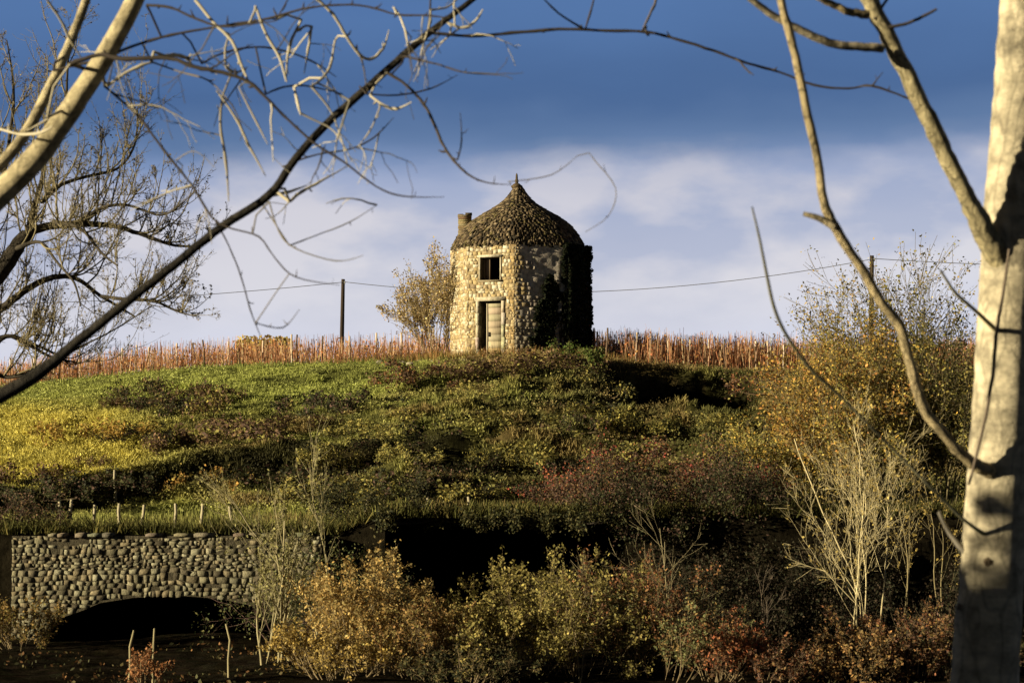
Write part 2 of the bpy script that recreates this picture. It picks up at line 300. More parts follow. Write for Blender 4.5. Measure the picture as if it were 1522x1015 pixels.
# near ground, beneath the camera: short grass
mb = MB(); x = nr.uniform(-8, 8, 9000); y = nr.uniform(2, 30, 9000); tufts(mb, x, y, valley(x, y), nr.uniform(.05, .2, 9000), .01, pick([(.08, .10, .03), (.12, .11, .04)], 9000), 3)
tag(mb.build('bank_grass', M['grass']), 'short grass on the near bank under the foreground trees', 'grass', kind='stuff')

# ------------------------------------------------------------ stonework
def stones(mb, O, u, v, n, W, H, inside, cols, hs=(.09, .2), ws=(.10, .34), rel=(.012, .045), joint=.012, seed=0, irr=.014, ins_k=(.66, .86), wob=.0, back=.02):
    g = random.Random(seed); O = Vector(O); u = Vector(u); v = Vector(v); n = Vector(n); y = 0
    V = []; Fc = []; Cc = []; wv = (lambda a_, c_: float(fbm((a_ + seed) / .55, c_ / .5, 201, 2) - .5) * wob)
    while y < H:
        h = min(g.uniform(*hs), H - y) if H - y > .06 else H - y
        if h <= .02: break
        x = -g.uniform(0, .2)
        while x < W:
            w_ = g.uniform(*ws) * (h / .15) ** .5; x0, x1 = max(x, 0), min(x + w_, W); x += w_
            if x1 - x0 < .04: continue
            if not all(inside(a_, b_) for a_ in (x0, x1) for b_ in (y, y + h)): 
                if not inside((x0 + x1) / 2, y + h / 2): continue
                # trim to the opening's edge
                for _ in range(6):
                    if not (inside(x0, y + h / 2)): x0 += (x1 - x0) * .2
                    if not (inside(x1, y + h / 2)): x1 -= (x1 - x0) * .2
            j = lambda s_=irr: g.uniform(-s_, s_)
            q = [(x0 + joint + j(), y + joint + j()), (x1 - joint + j(), y + joint + j()), (x1 - joint + j(), y + h - joint + j()), (x0 + joint + j(), y + h - joint + j())]
            if g.random() < .03: continue
            cx = sum(a_[0] for a_ in q) / 4; cy = sum(a_[1] for a_ in q) / 4; d = g.uniform(*rel); b = len(V)
            q = [(a_, min(max(c_ + wv(a_, c_), .0), H)) for a_, c_ in q]; cy = sum(a_[1] for a_ in q) / 4
            for (a_, c_) in q: V.append(O + u * a_ + v * c_ - n * back)
            for (a_, c_) in q:
                k_ = g.uniform(*ins_k); V.append(O + u * (cx + (a_ - cx) * k_) + v * (cy + (c_ - cy) * k_) + n * (d + g.uniform(-.012, .012)))
            Fc += [(b + 4, b + 5, b + 6, b + 7), (b, b + 1, b + 5, b + 4), (b + 1, b + 2, b + 6, b + 5), (b + 2, b + 3, b + 7, b + 6), (b + 3, b, b + 4, b + 7)]
            col = cols(x0, y, g); Cc += [col] * 5
        y += h
    mb.add([tuple(q) for q in V], Fc, np.array(Cc))
# ---- tower
RC = 2.65; AP = RC * math.cos(R(22.5)); V0 = -3.0
ZB = float(zpix(527, 81.5)) - .25; ZE = float(zpix(363.5, 81.5)); HW = ZE - ZB
twr = thing('stone_tower', (TX, TY, ZB), 'round stone hut with bell shaped roof alone on the hilltop', 'tower')
wall = MB()
def facet(k):
    mid = R(V0 - 22.5 + 45 * k); n = Vector((math.sin(mid), -math.cos(mid), 0)); t = Vector((math.cos(mid), math.sin(mid), 0)); hw = RC * math.sin(R(22.5))
    return n, t, hw, Vector((TX, TY, ZB)) + n * AP
zt = lambda py: float(zpix(py, 81.7)) - ZB
DOOR = (-.49, .47, .0, zt(447)); WIN = (-.43, .40, zt(416), zt(382))
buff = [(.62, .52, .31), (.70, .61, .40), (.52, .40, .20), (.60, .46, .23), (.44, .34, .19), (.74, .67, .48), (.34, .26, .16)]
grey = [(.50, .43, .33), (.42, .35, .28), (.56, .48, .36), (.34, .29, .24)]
up = Vector((0, 0, 1))
for k in range(8):
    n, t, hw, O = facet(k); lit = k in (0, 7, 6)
    front = k == 0
    def ins(a_, b_, front=front, hw=hw):
        if not front: return True
        s_ = a_ - hw
        return not ((DOOR[0] - .12 < s_ < DOOR[1] + .12 and b_ < DOOR[3] + .16) or (WIN[0] - .07 < s_ < WIN[1] + .07 and WIN[2] - .08 < b_ < WIN[3] + .09))
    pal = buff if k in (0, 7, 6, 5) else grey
    def cf(x_, y_, g, k=k, pal=pal, hw=hw):
        if k == 0 and x_ > 2 * hw - .28: pal = [(.50, .36, .16), (.56, .44, .24), (.40, .28, .13)]
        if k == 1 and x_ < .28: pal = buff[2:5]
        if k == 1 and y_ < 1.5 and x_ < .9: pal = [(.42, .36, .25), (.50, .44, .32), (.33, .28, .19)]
        c_ = g.choice(pal); f_ = g.uniform(.9, 1.3); return tuple(min(1, q * f_) for q in c_)
    if k in (1, 2):
        # rendered face: plaster sheet with stones showing through low down and in patches
        def ins2(a_, b_, k=k): return float(fbm(a_ / .45, b_ / .45, 91 + k, 3)) > (.60 if b_ > 1.6 else .36) or (k == 1 and a_ < .3)
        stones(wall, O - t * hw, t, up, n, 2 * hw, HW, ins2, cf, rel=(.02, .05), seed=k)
        nu, nv = 26, 52
        X, Y = np.meshgrid(np.linspace(0, 2 * hw, nu), np.linspace(0, HW, nv)); dd = .10 * (fbm(X / .3, Y / .3, 95 + k, 4) - .45)
        dd[:, 0] = dd[:, -1] = 0
        vv = np.array(O - t * hw)[None] + X.ravel()[:, None] * np.array(t) + Y.ravel()[:, None] * np.array(up) + dd.ravel()[:, None] * np.array(n)
        i = (np.arange(nv - 1)[:, None] * nu + np.arange(nu - 1)[None]).ravel(); wall.add(vv, np.stack([i, i + 1, i + nu + 1, i + nu], 1), cvar((.74, .65, .53), len(i), .14, .03))
    else:
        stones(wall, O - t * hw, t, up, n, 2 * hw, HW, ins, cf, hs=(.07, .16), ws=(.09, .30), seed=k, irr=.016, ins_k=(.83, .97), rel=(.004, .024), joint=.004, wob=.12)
        # mortar bed, cut round the openings
        us = [-hw, DOOR[0], WIN[0], WIN[1], DOOR[1], hw] if front else [-hw, hw]
        zs = [0, DOOR[3], WIN[2], WIN[3], HW] if front else [0, HW]
        for a_, b_ in zip(us, us[1:]):
            for c_, d_ in zip(zs, zs[1:]):
                sm_, zm = (a_ + b_) / 2, (c_ + d_) / 2
                if front and ((DOOR[0] < sm_ < DOOR[1] and zm < DOOR[3]) or (WIN[0] < sm_ < WIN[1] and WIN[2] < zm < WIN[3])): continue
                wall.add([O + t * a_ + up * c_, O + t * b_ + up * c_, O + t * b_ + up * d_, O + t * a_ + up * d_], [(0, 1, 2, 3)], (.40, .31, .17) if lit else (.28, .24, .18))  # sunlit facets get paler mortar, the others a darker copy
# reveals and interior
n, t, hw, O = facet(0)
for (a0, a1, z0, z1) in (DOOR, WIN):
    B = -n * .55
    q = [O + t * a0 + up * z0, O + t * a1 + up * z0, O + t * a1 + up * z1, O + t * a0 + up * z1]
    for i in range(4): wall.add([q[i], q[(i + 1) % 4], q[(i + 1) % 4] + B, q[i] + B], [(0, 1, 2, 3)], (.22, .17, .11))
# inner face of the far wall and a floor, so the openings look into a dark room
for k in range(8):
    n_k, t_k, hw_k, O_k = facet(k)
    if k == 0: continue
    Oi = O_k - n_k * .5; wall.add([Oi - t_k * hw_k * .8, Oi + t_k * hw_k * .8, Oi + t_k * hw_k * .8 + up * HW, Oi - t_k * hw_k * .8 + up * HW], [(0, 1, 2, 3)], (.08, .07, .05))
wall.build('wall', M['stone'], twr)
def obox(mb, a0, a1, z0, z1, d0, d1, col, tilt=0):
    mb.box(tuple(O + t * (a0 + a1) / 2 + up * (z0 + z1) / 2 + n * (d0 + d1) / 2), t, up, n, (a1 - a0) / 2, (z1 - z0) / 2, (d1 - d0) / 2, col)
dr = MB(); cst = (.66, .58, .40)
fr = MB()
for i in range(5):
    zz0, zz1 = DOOR[3] * i / 5, DOOR[3] * (i + 1) / 5
    obox(fr, DOOR[0] - .11 - .02 * (i % 2), DOOR[0], zz0 + .008, zz1, -.3, .05, cvar(cst, 1, .12)[0]); obox(fr, DOOR[1], DOOR[1] + .12 + .03 * (i % 2), zz0 + .008, zz1, -.3, .045, cvar(cst, 1, .15)[0])
obox(fr, DOOR[0] - .16, DOOR[1] + .16, DOOR[3], DOOR[3] + .15, -.3, .055, cst)
# boarded leaf closing the right two thirds of the doorway
bw = (DOOR[1] - (DOOR[0] + .30)) / 6
for i in range(9):
    z0 = DOOR[3] * i / 9; c_ = cvar((.34, .29, .19) if i > 1 else (.40, .30, .15), 1, .12, .04)[0]
    obox(dr, DOOR[0] + .32, DOOR[1] - .01, z0 + .002, z0 + DOOR[3] / 9 - (.002 if i < 8 else .10), -.14 + .003 * (i % 3), -.10 + .003 * (i % 3), c_)
obox(dr, DOOR[0] + .28, DOOR[0] + .325, 0, DOOR[3] - .09, -.18, -.07, (.42, .36, .25))
do = dr.build('door', M['wood'], twr); tag(do, 'weathered pale plank door covering most of the doorway')
hd = MB(); obox(hd, DOOR[0] + .36, DOOR[0] + .42, .95, 1.12, -.10, -.06, (.05, .04, .03)); hd.build('door_latch', M['metal'], do)
lf = MB(); obox(lf, DOOR[0] + .05, DOOR[0] + .28, 0, DOOR[3] - .02, -.50, -.45, (.05, .04, .03)); lf.build('door_gap_dark', M['wood'], twr)  # near-black panel set deep in the open gap to make it dark
fr.build('door_frame', M['stone'], twr)
wf = MB()
obox(wf, WIN[0] - .06, WIN[0], WIN[2], WIN[3], -.25, .035, cst); obox(wf, WIN[1], WIN[1] + .06, WIN[2], WIN[3], -.25, .03, cst); obox(wf, WIN[0] - .12, WIN[1] + .12, WIN[3], WIN[3] + .09, -.25, .05, (.70, .63, .45))
obox(wf, WIN[0] - .1, WIN[1] + .1, WIN[2] - .07, WIN[2], -.25, .06, (.40, .33, .2))
wfo = wf.build('window_surround', M['stone'], twr)
wb = MB(); obox(wb, WIN[0] + .0, WIN[0] + .06, WIN[2], WIN[3], -.30, -.24, (.16, .12, .08)); obox(wb, WIN[0] + .24, WIN[0] + .29, WIN[2], WIN[3], -.30, -.24, (.20, .15, .10)); wb.build('window_bar', M['wood'], wfo)
st_ = MB(); obox(st_, WIN[0] + .065, WIN[0] + .235, WIN[2] + .02, WIN[3] - .02, -.36, -.32, (.30, .22, .17)); st_.build('shutter', M['wood'], wfo)
# roof: courses of stone slabs over a bell profile
prof = [(371, 102), (360, 96.5), (350, 91), (340, 83.5), (330, 73), (320, 57.5), (311, 41), (304, 29.5), (297, 21), (289, 14), (281, 8.5), (275, 5)]
PZ = np.array([float(zpix(y, 84.)) for y, _ in prof]); PR = np.array([r * 84 / F for _, r in prof])
PZ[0] = ZE - .03
def octf(a_):                                        # octagon radius factor at bearing a
    d = (math.degrees(a_) - V0) % 45 - 22.5; return math.cos(R(22.5)) / math.cos(R(d))
def roofp(a_, z, off=0):
    r = float(np.interp(z, PZ, PR)); k = min(1, max(0, (z - ZE) / 2.2)); f_ = octf(a_) * (1 - k) + (.5 + .5 * octf(a_)) * k; r = r * f_ + off
    return Vector((TX + math.sin(a_) * r, TY - math.cos(a_) * r, z))
rf = MB(); g = random.Random(5)
L = 48; nz_ = 30; zsr = np.linspace(PZ[0], PZ[-1], nz_); vv = [tuple(roofp(2 * math.pi * i / L, z, -.05)) for z in zsr for i in range(L)]
rf.add(vv, [(j * L + i, j * L + (i + 1) % L, (j + 1) * L + (i + 1) % L, (j + 1) * L + i) for j in range(nz_ - 1) for i in range(L)], (.055, .047, .028))
arc = 0; z = PZ[0]
mossy = [(.18, .13, .075), (.23, .17, .10), (.12, .09, .055), (.30, .23, .13), (.09, .07, .045), (.22, .18, .075), (.36, .28, .17), (.06, .05, .035)]
while z < PZ[-1] - .03:
    p0 = roofp(0, z); 
    z2 = z
    while (roofp(0, z2) - p0).length < .07 and z2 < PZ[-1]: z2 += .01
    z3 = min(z2 + (z2 - z) * .8, PZ[-1]); a_ = g.uniform(0, .1); end = a_ + 2 * math.pi; r = float(np.interp(z, PZ, PR))
    while a_ < end:
        wd_ = g.uniform(.07, .24) / max(r, .12); b_ = min(a_ + wd_, end); jz = g.uniform(-.035, .035); l_ = g.uniform(.005, .05) * min(1, .35 + r / 1.5); th = g.uniform(.025, .05)
        if g.random() > .07:
            q = [roofp(a_ + .01, z + jz, l_), roofp(b_ - .01, z + jz + g.uniform(-.02, .02), l_), roofp(b_ - .02, z3 + jz, .0), roofp(a_ + .02, z3 + jz, .0)]
            dn = Vector((math.sin((a_ + b_) / 2), -math.cos((a_ + b_) / 2), .3)) * -th
            V_ = [tuple(x_) for x_ in q] + [tuple(x_ + dn) for x_ in q]
            rf.add(V_, [(0, 1, 2, 3), (4, 5, 1, 0), (5, 6, 2, 1), (7, 4, 0, 3)], tuple(np.array(g.choice(mossy)) * g.uniform(.75, 1.25)))
        a_ = b_
    z = z2
ro = rf.build('roof', M['slate'], twr)
ch = MB()
cc = Vector((float(P(691, 330, 84.2).x), 84.2, 0))
zc0, zc1 = float(zpix(350, 84.2)), float(zpix(320, 84.2))
for i in range(9):
    z0 = zc0 + (zc1 - zc0) * i / 9; w_ = .25 + .008 * (i % 2) + (.02 if i > 7 else 0); ch.box((cc.x + rnd.uniform(-.01, .01), cc.y, z0 + (zc1 - zc0) / 18), (1, 0, 0), (0, 1, 0), (0, 0, 1), w_, w_, (zc1 - zc0) / 18 - .003, cvar((.30, .23, .13), 1, .3)[0])
ch.box((cc.x + .15, cc.y, zc1 + .04), (1, 0, 0), (0, 1, 0), (0, 0, 1), .13, .2, .04, (.10, .08, .05)); ch.box((cc.x - .16, cc.y, zc1 + .015), (1, 0, 0), (0, 1, 0), (0, 0, 1), .1, .2, .015, (.14, .10, .07))
ch.build('chimney', M['stone'], ro)
fi = MB(); zk = PZ[-1]
prof2 = [(-.12, .17), (-.04, .22), (.0, .23), (.03, .17), (.08, .13), (.10, .07), (.13, .06), (.20, .075), (.26, .05), (.42, .04), (.50, .012)]
xf = float(P(768, 275, 84.).x)
fi.tube([(xf, TY, zk + z_ - .04) for z_, _ in prof2], [r_ for _, r_ in prof2], (.15, .11, .06), 12)
fi.build('finial', M['slate'], twr, smooth=True)
cor = MB()  # eaves stones coloured near black to paint the shadow line under the roof
for i in range(64):
    a0 = 2 * math.pi * i / 64; a1 = a0 + 2 * math.pi / 64 - .012; j = g.uniform(-.015, .015)
    q = [roofp(a0, ZE, -.02 + j), roofp(a1, ZE, -.02 + j), roofp(a1, ZE, -.3), roofp(a0, ZE, -.3)]
    q = [Vector((x_.x, x_.y, ZE - .09)) for x_ in q] + [Vector((x_.x, x_.y, ZE + .0)) for x_ in q]
    cor.add([tuple(x_) for x_ in q], [(0, 1, 2, 3), (4, 5, 6, 7), (0, 1, 5, 4), (1, 2, 6, 5), (3, 0, 4, 7)], cvar((.10, .08, .05), 1, .25)[0])
cor.build('eaves_course', M['stone'], twr)
# ---- ivy on the shaded right side
iv = MB(); n1, t1, hw1, O1 = facet(1); n2, t2, hw2, O2 = facet(2); n3, t3, hw3, O3 = facet(3)
pts = []
for (n_k, t_k, hw_k, O_k, kk) in ((n1, t1, hw1, O1, 1), (n2, t2, hw2, O2, 2), (n3, t3, hw3, O3, 3)):
    m = 26000 if kk == 1 else 15000
    s_ = nr.uniform(-hw_k - (.0 if kk == 1 else .1), hw_k, m); zq = nr.uniform(0, HW + (.0 if kk == 1 else .1), m)
    ed = fbm(s_ / .35, zq / .35, 101 + kk, 4)
    if kk == 1:
        pxx = (s_ + hw_k) / (2 * hw_k)
        blob = 1.0 - np.hypot((pxx - .60 - .08 * (zq - 1.5)) / .27, (zq - 1.5) / 1.55); blob = np.maximum(blob, .55 - np.hypot((pxx - .35) / .35, (zq - .25) / .5)); blob = np.maximum(blob, (pxx - .93) * 7)
        k_ = blob + (ed - .5) * 1.5 > .1
    else: k_ = ed + .25 > .3
    s_, zq, ed = s_[k_], zq[k_], ed[k_]; dpt = nr.uniform(.02, .12, len(s_)) + (.0 if kk == 1 else .10) * (ed > .5) + .05
    pts.append(np.array(O_k)[None] + s_[:, None] * np.array(t_k) + zq[:, None] * np.array([0, 0, 1.]) + dpt[:, None] * np.array(n_k))
pts = np.concatenate(pts)
# sprays that stick out of the silhouette
an = R(V0 + 90) + nr.uniform(-.5, .3, 2600); zq = nr.uniform(0, HW, 2600); ro_ = RC + .05 + .16 * (fbm(zq / .3, an * 3, 111, 2)) ** 2 * 2 * nr.random(2600)
pts = np.concatenate([pts, np.stack([TX + np.sin(an) * ro_, TY - np.cos(an) * ro_, ZB + zq], 1)])
ivy = thing('ivy', (TX + 2.2, TY - 1.6, ZB), 'dark ivy climbing the shaded right side of the stone hut', 'ivy')
iv.leaves(pts, .085, pick([(.012, .018, .006), (.020, .026, .010), (.008, .012, .005), (.028, .026, .012)], len(pts)), elong=1.2)
iv.build('leaves', M['leaf'], ivy)
iv = MB()
for i in range(14):
    s_ = rnd.uniform(-.1, .9); p_ = [O1 + t1 * (s_ + .12 * math.sin(j * .9 + i) * j / 5) + n1 * .05 + up * (j * rnd.uniform(.25, .36)) for j in range(7)]; iv.tube(p_, [.03 - .003 * j for j in range(7)], (.05, .035, .02), 4)
iv.build('stems', M['twig'], ivy)

# ------------------------------------------------------------ arched stone wall
D0 = 45.55
AXp = np.array([0, 93, 125, 150, 200, 260, 310, 340, 380, 410, 432]); AYp = np.array([1010, 918, 907, 896, 888, 884.5, 888, 892, 901, 915, 945])
wx0 = float(P(18, 800, D0).x); wx1 = float(P(478, 800, D0).x); topz = float(zpix(796, D0)); botz = -5.0
def archz(x):
    px = 761 + F * x / D0
    if px < 60 or px > 432: return botz
    return float(zpix(np.interp(px, AXp, AYp), D0))
aw = thing('stone_arch_wall', ((wx0 + wx1) / 2, D0, botz), 'low rubble stone wall with a broad dark arch beneath it', 'stone wall')
mb = MB(); Ow = Vector((wx0, D0, botz)); Hh = topz - botz; crk = float(P(211, 800, D0).x) - wx0
rub = [(.34, .31, .19), (.42, .38, .24), (.27, .24, .15), (.46, .43, .28), (.20, .17, .11), (.36, .30, .18)]
stones(mb, Ow, Vector((1, 0, 0)), up, Vector((0, -1, 0)), wx1 - wx0, Hh, lambda a_, b_: b_ + botz > archz(wx0 + a_) + .02 and abs(a_ - crk) > .02 and not (b_ > Hh - .28 and float(fbm(a_ / .35, b_ / .2, 121, 2)) > .66), lambda x_, y_, g_: tuple(np.array(g_.choice(rub)) * g_.uniform(.55, 1.12)), hs=(.06, .14), ws=(.08, .30), rel=(.006, .024), joint=.002, seed=77, irr=.016, ins_k=(.88, .985), wob=.22, back=.012)
xs_ = np.linspace(wx0, wx1, 120)
for x0, x1 in zip(xs_, xs_[1:]):
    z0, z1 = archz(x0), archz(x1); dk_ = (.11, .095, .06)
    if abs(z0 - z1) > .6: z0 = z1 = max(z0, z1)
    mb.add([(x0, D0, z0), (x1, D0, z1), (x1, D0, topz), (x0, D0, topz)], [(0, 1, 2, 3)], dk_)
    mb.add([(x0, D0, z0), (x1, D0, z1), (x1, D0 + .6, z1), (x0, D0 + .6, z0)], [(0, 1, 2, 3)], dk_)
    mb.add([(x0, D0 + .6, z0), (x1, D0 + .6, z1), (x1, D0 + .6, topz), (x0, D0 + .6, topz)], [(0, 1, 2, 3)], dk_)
mb.add([(wx0, D0, botz), (wx0, D0 + .6, botz), (wx0, D0 + .6, topz), (wx0, D0, topz)], [(0, 1, 2, 3)], (.2, .18, .12))
mb.build('wall', M['stone'], aw)
mb = MB(); x = wx0 - .05
while x < wx1:
    w_ = rnd.uniform(.14, .5)
    if rnd.random() < .3: x += w_; continue
    mb.box((x + w_ / 2, D0 + .26 + rnd.uniform(-.03, .03), topz + .012), (1, 0, rnd.uniform(-.03, .03)), (0, 1, 0), (0, 0, 1), w_ / 2 - .01, .34, rnd.uniform(.02, .04), cvar((.26, .23, .15), 1, .3)[0]); x += w_
mb.build('coping', M['stone'], aw)

# ------------------------------------------------------------ posts, poles, wire
def post_mesh(name, r, h, col, mat_, cap=True, sides=7, wob=.04):
    m = MB(); pts_ = [(rnd.uniform(-wob, wob) * .3, 0, -.2), (0, rnd.uniform(-wob, wob), h * .35), (rnd.uniform(-wob, wob), 0, h * .7), (rnd.uniform(-wob, wob), 0, h), (0, 0, h + .008)]
    m.tube(pts_, [r * 1.1, r, r * .95, r * .85, .002], col, sides); return m.build(name, mat_)
def place(o, loc, first, lab, cat, grp, sc_=1, rz=0, tilt=0):
    c = o if first else o.copy()
    if not first: COL.objects.link(c)
    c.location = loc; c.scale = (1, 1, sc_); c.rotation_euler = (tilt, tilt * .6, rz); tag(c, lab, cat, grp); return c
pl_ = [(16, 1), (52, 1), (88, 0), (118, 1), (146, 0), (181, 1), (204, 1), (221, 1), (229, 0), (262, 1), (286, 0), (304, 0), (340, 1), (356, 0), (391, 1), (434, 1), (441, 0), (479, 0), (519, 1), (559, 1), (598, 1), (629, 0), (643, 1)]
pr_ = [(881, 0), (887, 1), (902, 0), (938, 0), (946, 1), (984, 0), (992, 1), (1010, 0), (1026, 1), (1044, 0), (1052, 1), (1077, 0), (1096, 1), (1120, 0), (1123, 1), (1143, 1), (1166, 1), (1205, 1), (1243, 1), (1278, 0), (1310, 1), (1350, 0), (1384, 1), (1412, 1), (1440, 1)]
pale_post = post_mesh('vineyard_stake', .042, 1.0, (.62, .50, .36), M['wood']); dark_post = post_mesh('vineyard_stake', .04, 1.0, (.13, .09, .06), M['wood'])
fp = fd = True
for side, lst in (('left', pl_), ('right', pr_)):
    for px, pale in lst:
        D = 84.2 + rnd.uniform(0, 1.2) if side == 'left' else 81.6 + rnd.uniform(0, 1.5)
        if side == 'left' and px < 300: D += 2
        x = (px - 761) * D / F; zg = float(hill(x, D)); h = rnd.uniform(1.15, 1.4)
        pr = pale_post if pale else dark_post; first = fp if pale else fd
        place(pr, (x, D, zg), first, f"{'pale sunlit' if pale else 'dark'} wooden vine stake on the crest, {side} of the stone hut", 'stake', f"{'pale' if pale else 'dark'} vine stakes {side} of the hut", h, rnd.uniform(0, 6), rnd.uniform(-.05, .05))
        if pale: fp = False
        else: fd = False
# vines: reddish canes trained on the rows
mb = MB()
n = 27000; px = np.where(nr.random(n) < .38, nr.uniform(860, 1620, n), nr.uniform(-80, 1620, n)); D = nr.uniform(81.4, 99, n); D = np.where(px < 700, D + 1.6, D); x = (px - 761) * D / F
k = (np.hypot(x - TX, D - TY) > 3.3) & ~((px < 925) & (D < 85.5) & (px > 700)); x, D, px = x[k], D[k], px[k]; z = hill(x, D)
h = nr.uniform(.6, 1.2, len(x)) * (.85 + .35 * fbm(x / 1.1, D, 131, 3)) * np.where(x > 2, 1.2, 1.05); a_ = nr.uniform(0, 2 * np.pi, len(x)); l = nr.normal(size=len(x)) * .12
cols = pick([(.48, .22, .10), (.38, .16, .08), (.56, .34, .17), (.34, .17, .09), (.62, .44, .25)], len(x)) * (.75 + .5 * fbm(x / 2, D, 133, 2))[:, None]
wv = .0105; ux = np.cos(a_) * wv; uy = np.sin(a_) * wv; z0 = z + nr.uniform(-.02, .6, len(x)) * (nr.random(len(x)) < .6); my = D + nr.normal(size=len(x)) * .08
A = np.stack([x - ux, D - uy, z0], 1); B = np.stack([x + ux, D + uy, z0], 1); C_ = np.stack([x + l + ux * .6, my + uy * .6, z + h + .12], 1); D_ = np.stack([x + l - ux * .6, my - uy * .6, z + h + .1], 1)
mb.add(np.stack([A, B, C_, D_], 1).reshape(-1, 3), np.arange(4 * len(x)).reshape(-1, 4), cols)
c = np.stack([x + nr.normal(size=len(x)) * .15, D, z + nr.uniform(.1, 1., len(x)) * (h + .05)], 1); mb.leaves(c, .065, pick([(.62, .24, .08), (.66, .36, .12), (.42, .15, .07), (.34, .20, .08)], len(c)))
tag(mb.build('vines', M['leaf']), 'rows of rust coloured autumn vines along the crest behind the stone hut', 'vines', kind='stuff')
# far golden hedge left of the pole
mb = MB(); n = 5000; px = nr.uniform(352, 432, n); D = nr.uniform(108, 112, n); x = (px - 761) * D / F; zt_ = zpix(505, 110.) + .35 * (fbm(x / 1.2, D, 141, 3) - .3); z = nr.uniform(0, 1, n) * (zt_ - hill(x, D)) + hill(x, D)
mb.leaves(np.stack([x, D, z], 1), .12, pick([(.52, .40, .10), (.42, .34, .10), (.36, .24, .07)], n))
hx = float(P(392, 500, 110).x); hdg = thing('hedge', (hx, 110, float(hill(hx, 110))), 'golden yellow hedge rising above the vines left of the pole', 'hedge'); mb.build('foliage', M['leaf'], hdg)
mb = MB()
for i in range(14): 
    x = hx + rnd.uniform(-1.2, 1.2); zg = float(hill(x, 110)); mb.tube([(x, 110, zg - .1), (x + .05, 110, zg + .6), (x + rnd.uniform(-.3, .3), 110, zg + 1.3)], [.04, .03, .01], (.1, .07, .05), 4)
mb.build('stems', M['twig'], hdg)
# telegraph poles
PO = [(-420, 440, 118, 'telegraph pole standing beyond the left edge of the vineyard'), (510, 415, 115, 'dark leaning telegraph pole rising from the vines left of the hut'), (1296, 380, 104, 'dark telegraph pole behind the yellow thicket right of the hut'), (2150, 372, 98, 'telegraph pole standing beyond the right edge of the vineyard')]
tops = []
for px, py, D, lab in PO:
    p_ = P(px, py, D); zg = float(hill(p_.x, D)); h = p_.z - zg
    o = thing('telegraph_pole', (p_.x, D, zg), lab, 'pole'); m = MB(); r = .12 if px > 600 else .115
    m.tube([(p_.x - .10, D, zg - .4), (p_.x - .05, D, zg + h * .5), (p_.x, D, zg + h), (p_.x, D, zg + h + .01)], [r * 1.15, r, r * .85, .003], (.045, .032, .022), 9); m.build('post', M['wood'], o, smooth=True)
    m = MB(); zt2 = zg + h - .22; m.tube([(p_.x + .1, D - .1, zt2 - .06), (p_.x + .1, D - .16, zt2 + .02), (p_.x + .1, D - .16, zt2 + .10)], [.012, .035, .03], (.25, .25, .23), 7); m.build('insulator', M['metal'], o)
    tops.append(Vector((p_.x + .1, D - .16, zt2 + .06)))
for (a_, b_, sag, lab) in ((tops[0], tops[1], .7, 'thin overhead wire running left from the telegraph pole by the vines'), (tops[1], tops[2], 1.05, 'thin overhead wire passing behind the hut between the two telegraph poles'), (tops[2], tops[3], .5, 'thin overhead wire running right from the pole in the yellow thicket')):
    m = MB(); m.tube([a_.lerp(b_, i / 24) - Vector((0, 0, sag * 4 * (i / 24) * (1 - i / 24))) for i in range(25)], [.016] * 25, (.08, .08, .08), 4)
    tag(m.build('overhead_wire', M['cable']), lab, 'wire')
# fence posts on the terrace
fpost = post_mesh('fence_post', .04, 1, (.40, .35, .22), M['wood']); first = True
for px, pyt, pyb in [(91, 745, 782), (106, 742, 780), (143, 750, 785), (176, 748, 783), (215, 750, 787), (264, 748, 780), (303, 748, 786), (545, 742, 764), (637, 738, 762), (698, 738, 765), (345, 752, 784), (172, 698, 734)]:
    D = 48.2 if px < 500 else 49.0
    if pyt < 700: D = 60
    D += rnd.uniform(-.3, .3); x = (px - 761) * D / F; zg = float(hill(x, D)); h = float(zpix(pyt, D)) - zg
    lab = 'weathered fence post on the strip of grass above the arched wall' if px < 500 else 'lone weathered fence post above the dark hollow, ' + {545: 'left one of three', 637: 'middle one of three', 698: 'right one of three'}.get(px, '')
    if pyt < 700: lab = 'dark fence post standing alone on the yellow slope above the wall'
    place(fpost, (x, D, zg), first, lab, 'fence post', 'fence posts at the foot of the hill' if px < 500 and pyt > 700 else None, h, rnd.uniform(0, 6), rnd.uniform(-.06, .06)); first = False
    if not (px < 500 and pyt > 700):
        o = COL.objects[-1]
        if 'group' in o: del o['group']
# stones tumbled below the hut
def rock(r):
    m = MB(); vv = []; a_, b_ = 7, 5
    for j in range(b_):
        for i in range(a_):
            th = math.pi * (j + .15) / (b_ - .7); q = Vector((math.sin(th) * math.cos(2 * math.pi * i / a_), math.sin(th) * math.sin(2 * math.pi * i / a_), math.cos(th) * .6)) * r * rnd.uniform(.8, 1.2); vv.append(tuple(q))
    m.add(vv, [(j * a_ + i, j * a_ + (i + 1) % a_, (j + 1) * a_ + (i + 1) % a_, (j + 1) * a_ + i) for j in range(b_ - 1) for i in range(a_)], (.42, .37, .26)); return m.build('fallen_stone', M['stone'])
rk = rock(.14); first = True
for i in range(26):
    px = rnd.choice([rnd.uniform(562, 612), rnd.uniform(620, 725), rnd.uniform(690, 725)]); D = rnd.uniform(78.6, 80.6); x = (px - 761) * D / F; zg = float(hill(x, D)) + .03
    c = place(rk, (x, D, zg), first, 'pale fallen stone lying in the grass just below the stone hut', 'stone', 'fallen stones below the hut', 1, rnd.uniform(0, 6), rnd.uniform(-.5, .5)); s_ = rnd.uniform(.5, 1.3); c.scale = (s_ * 1.3, s_, s_); first = False

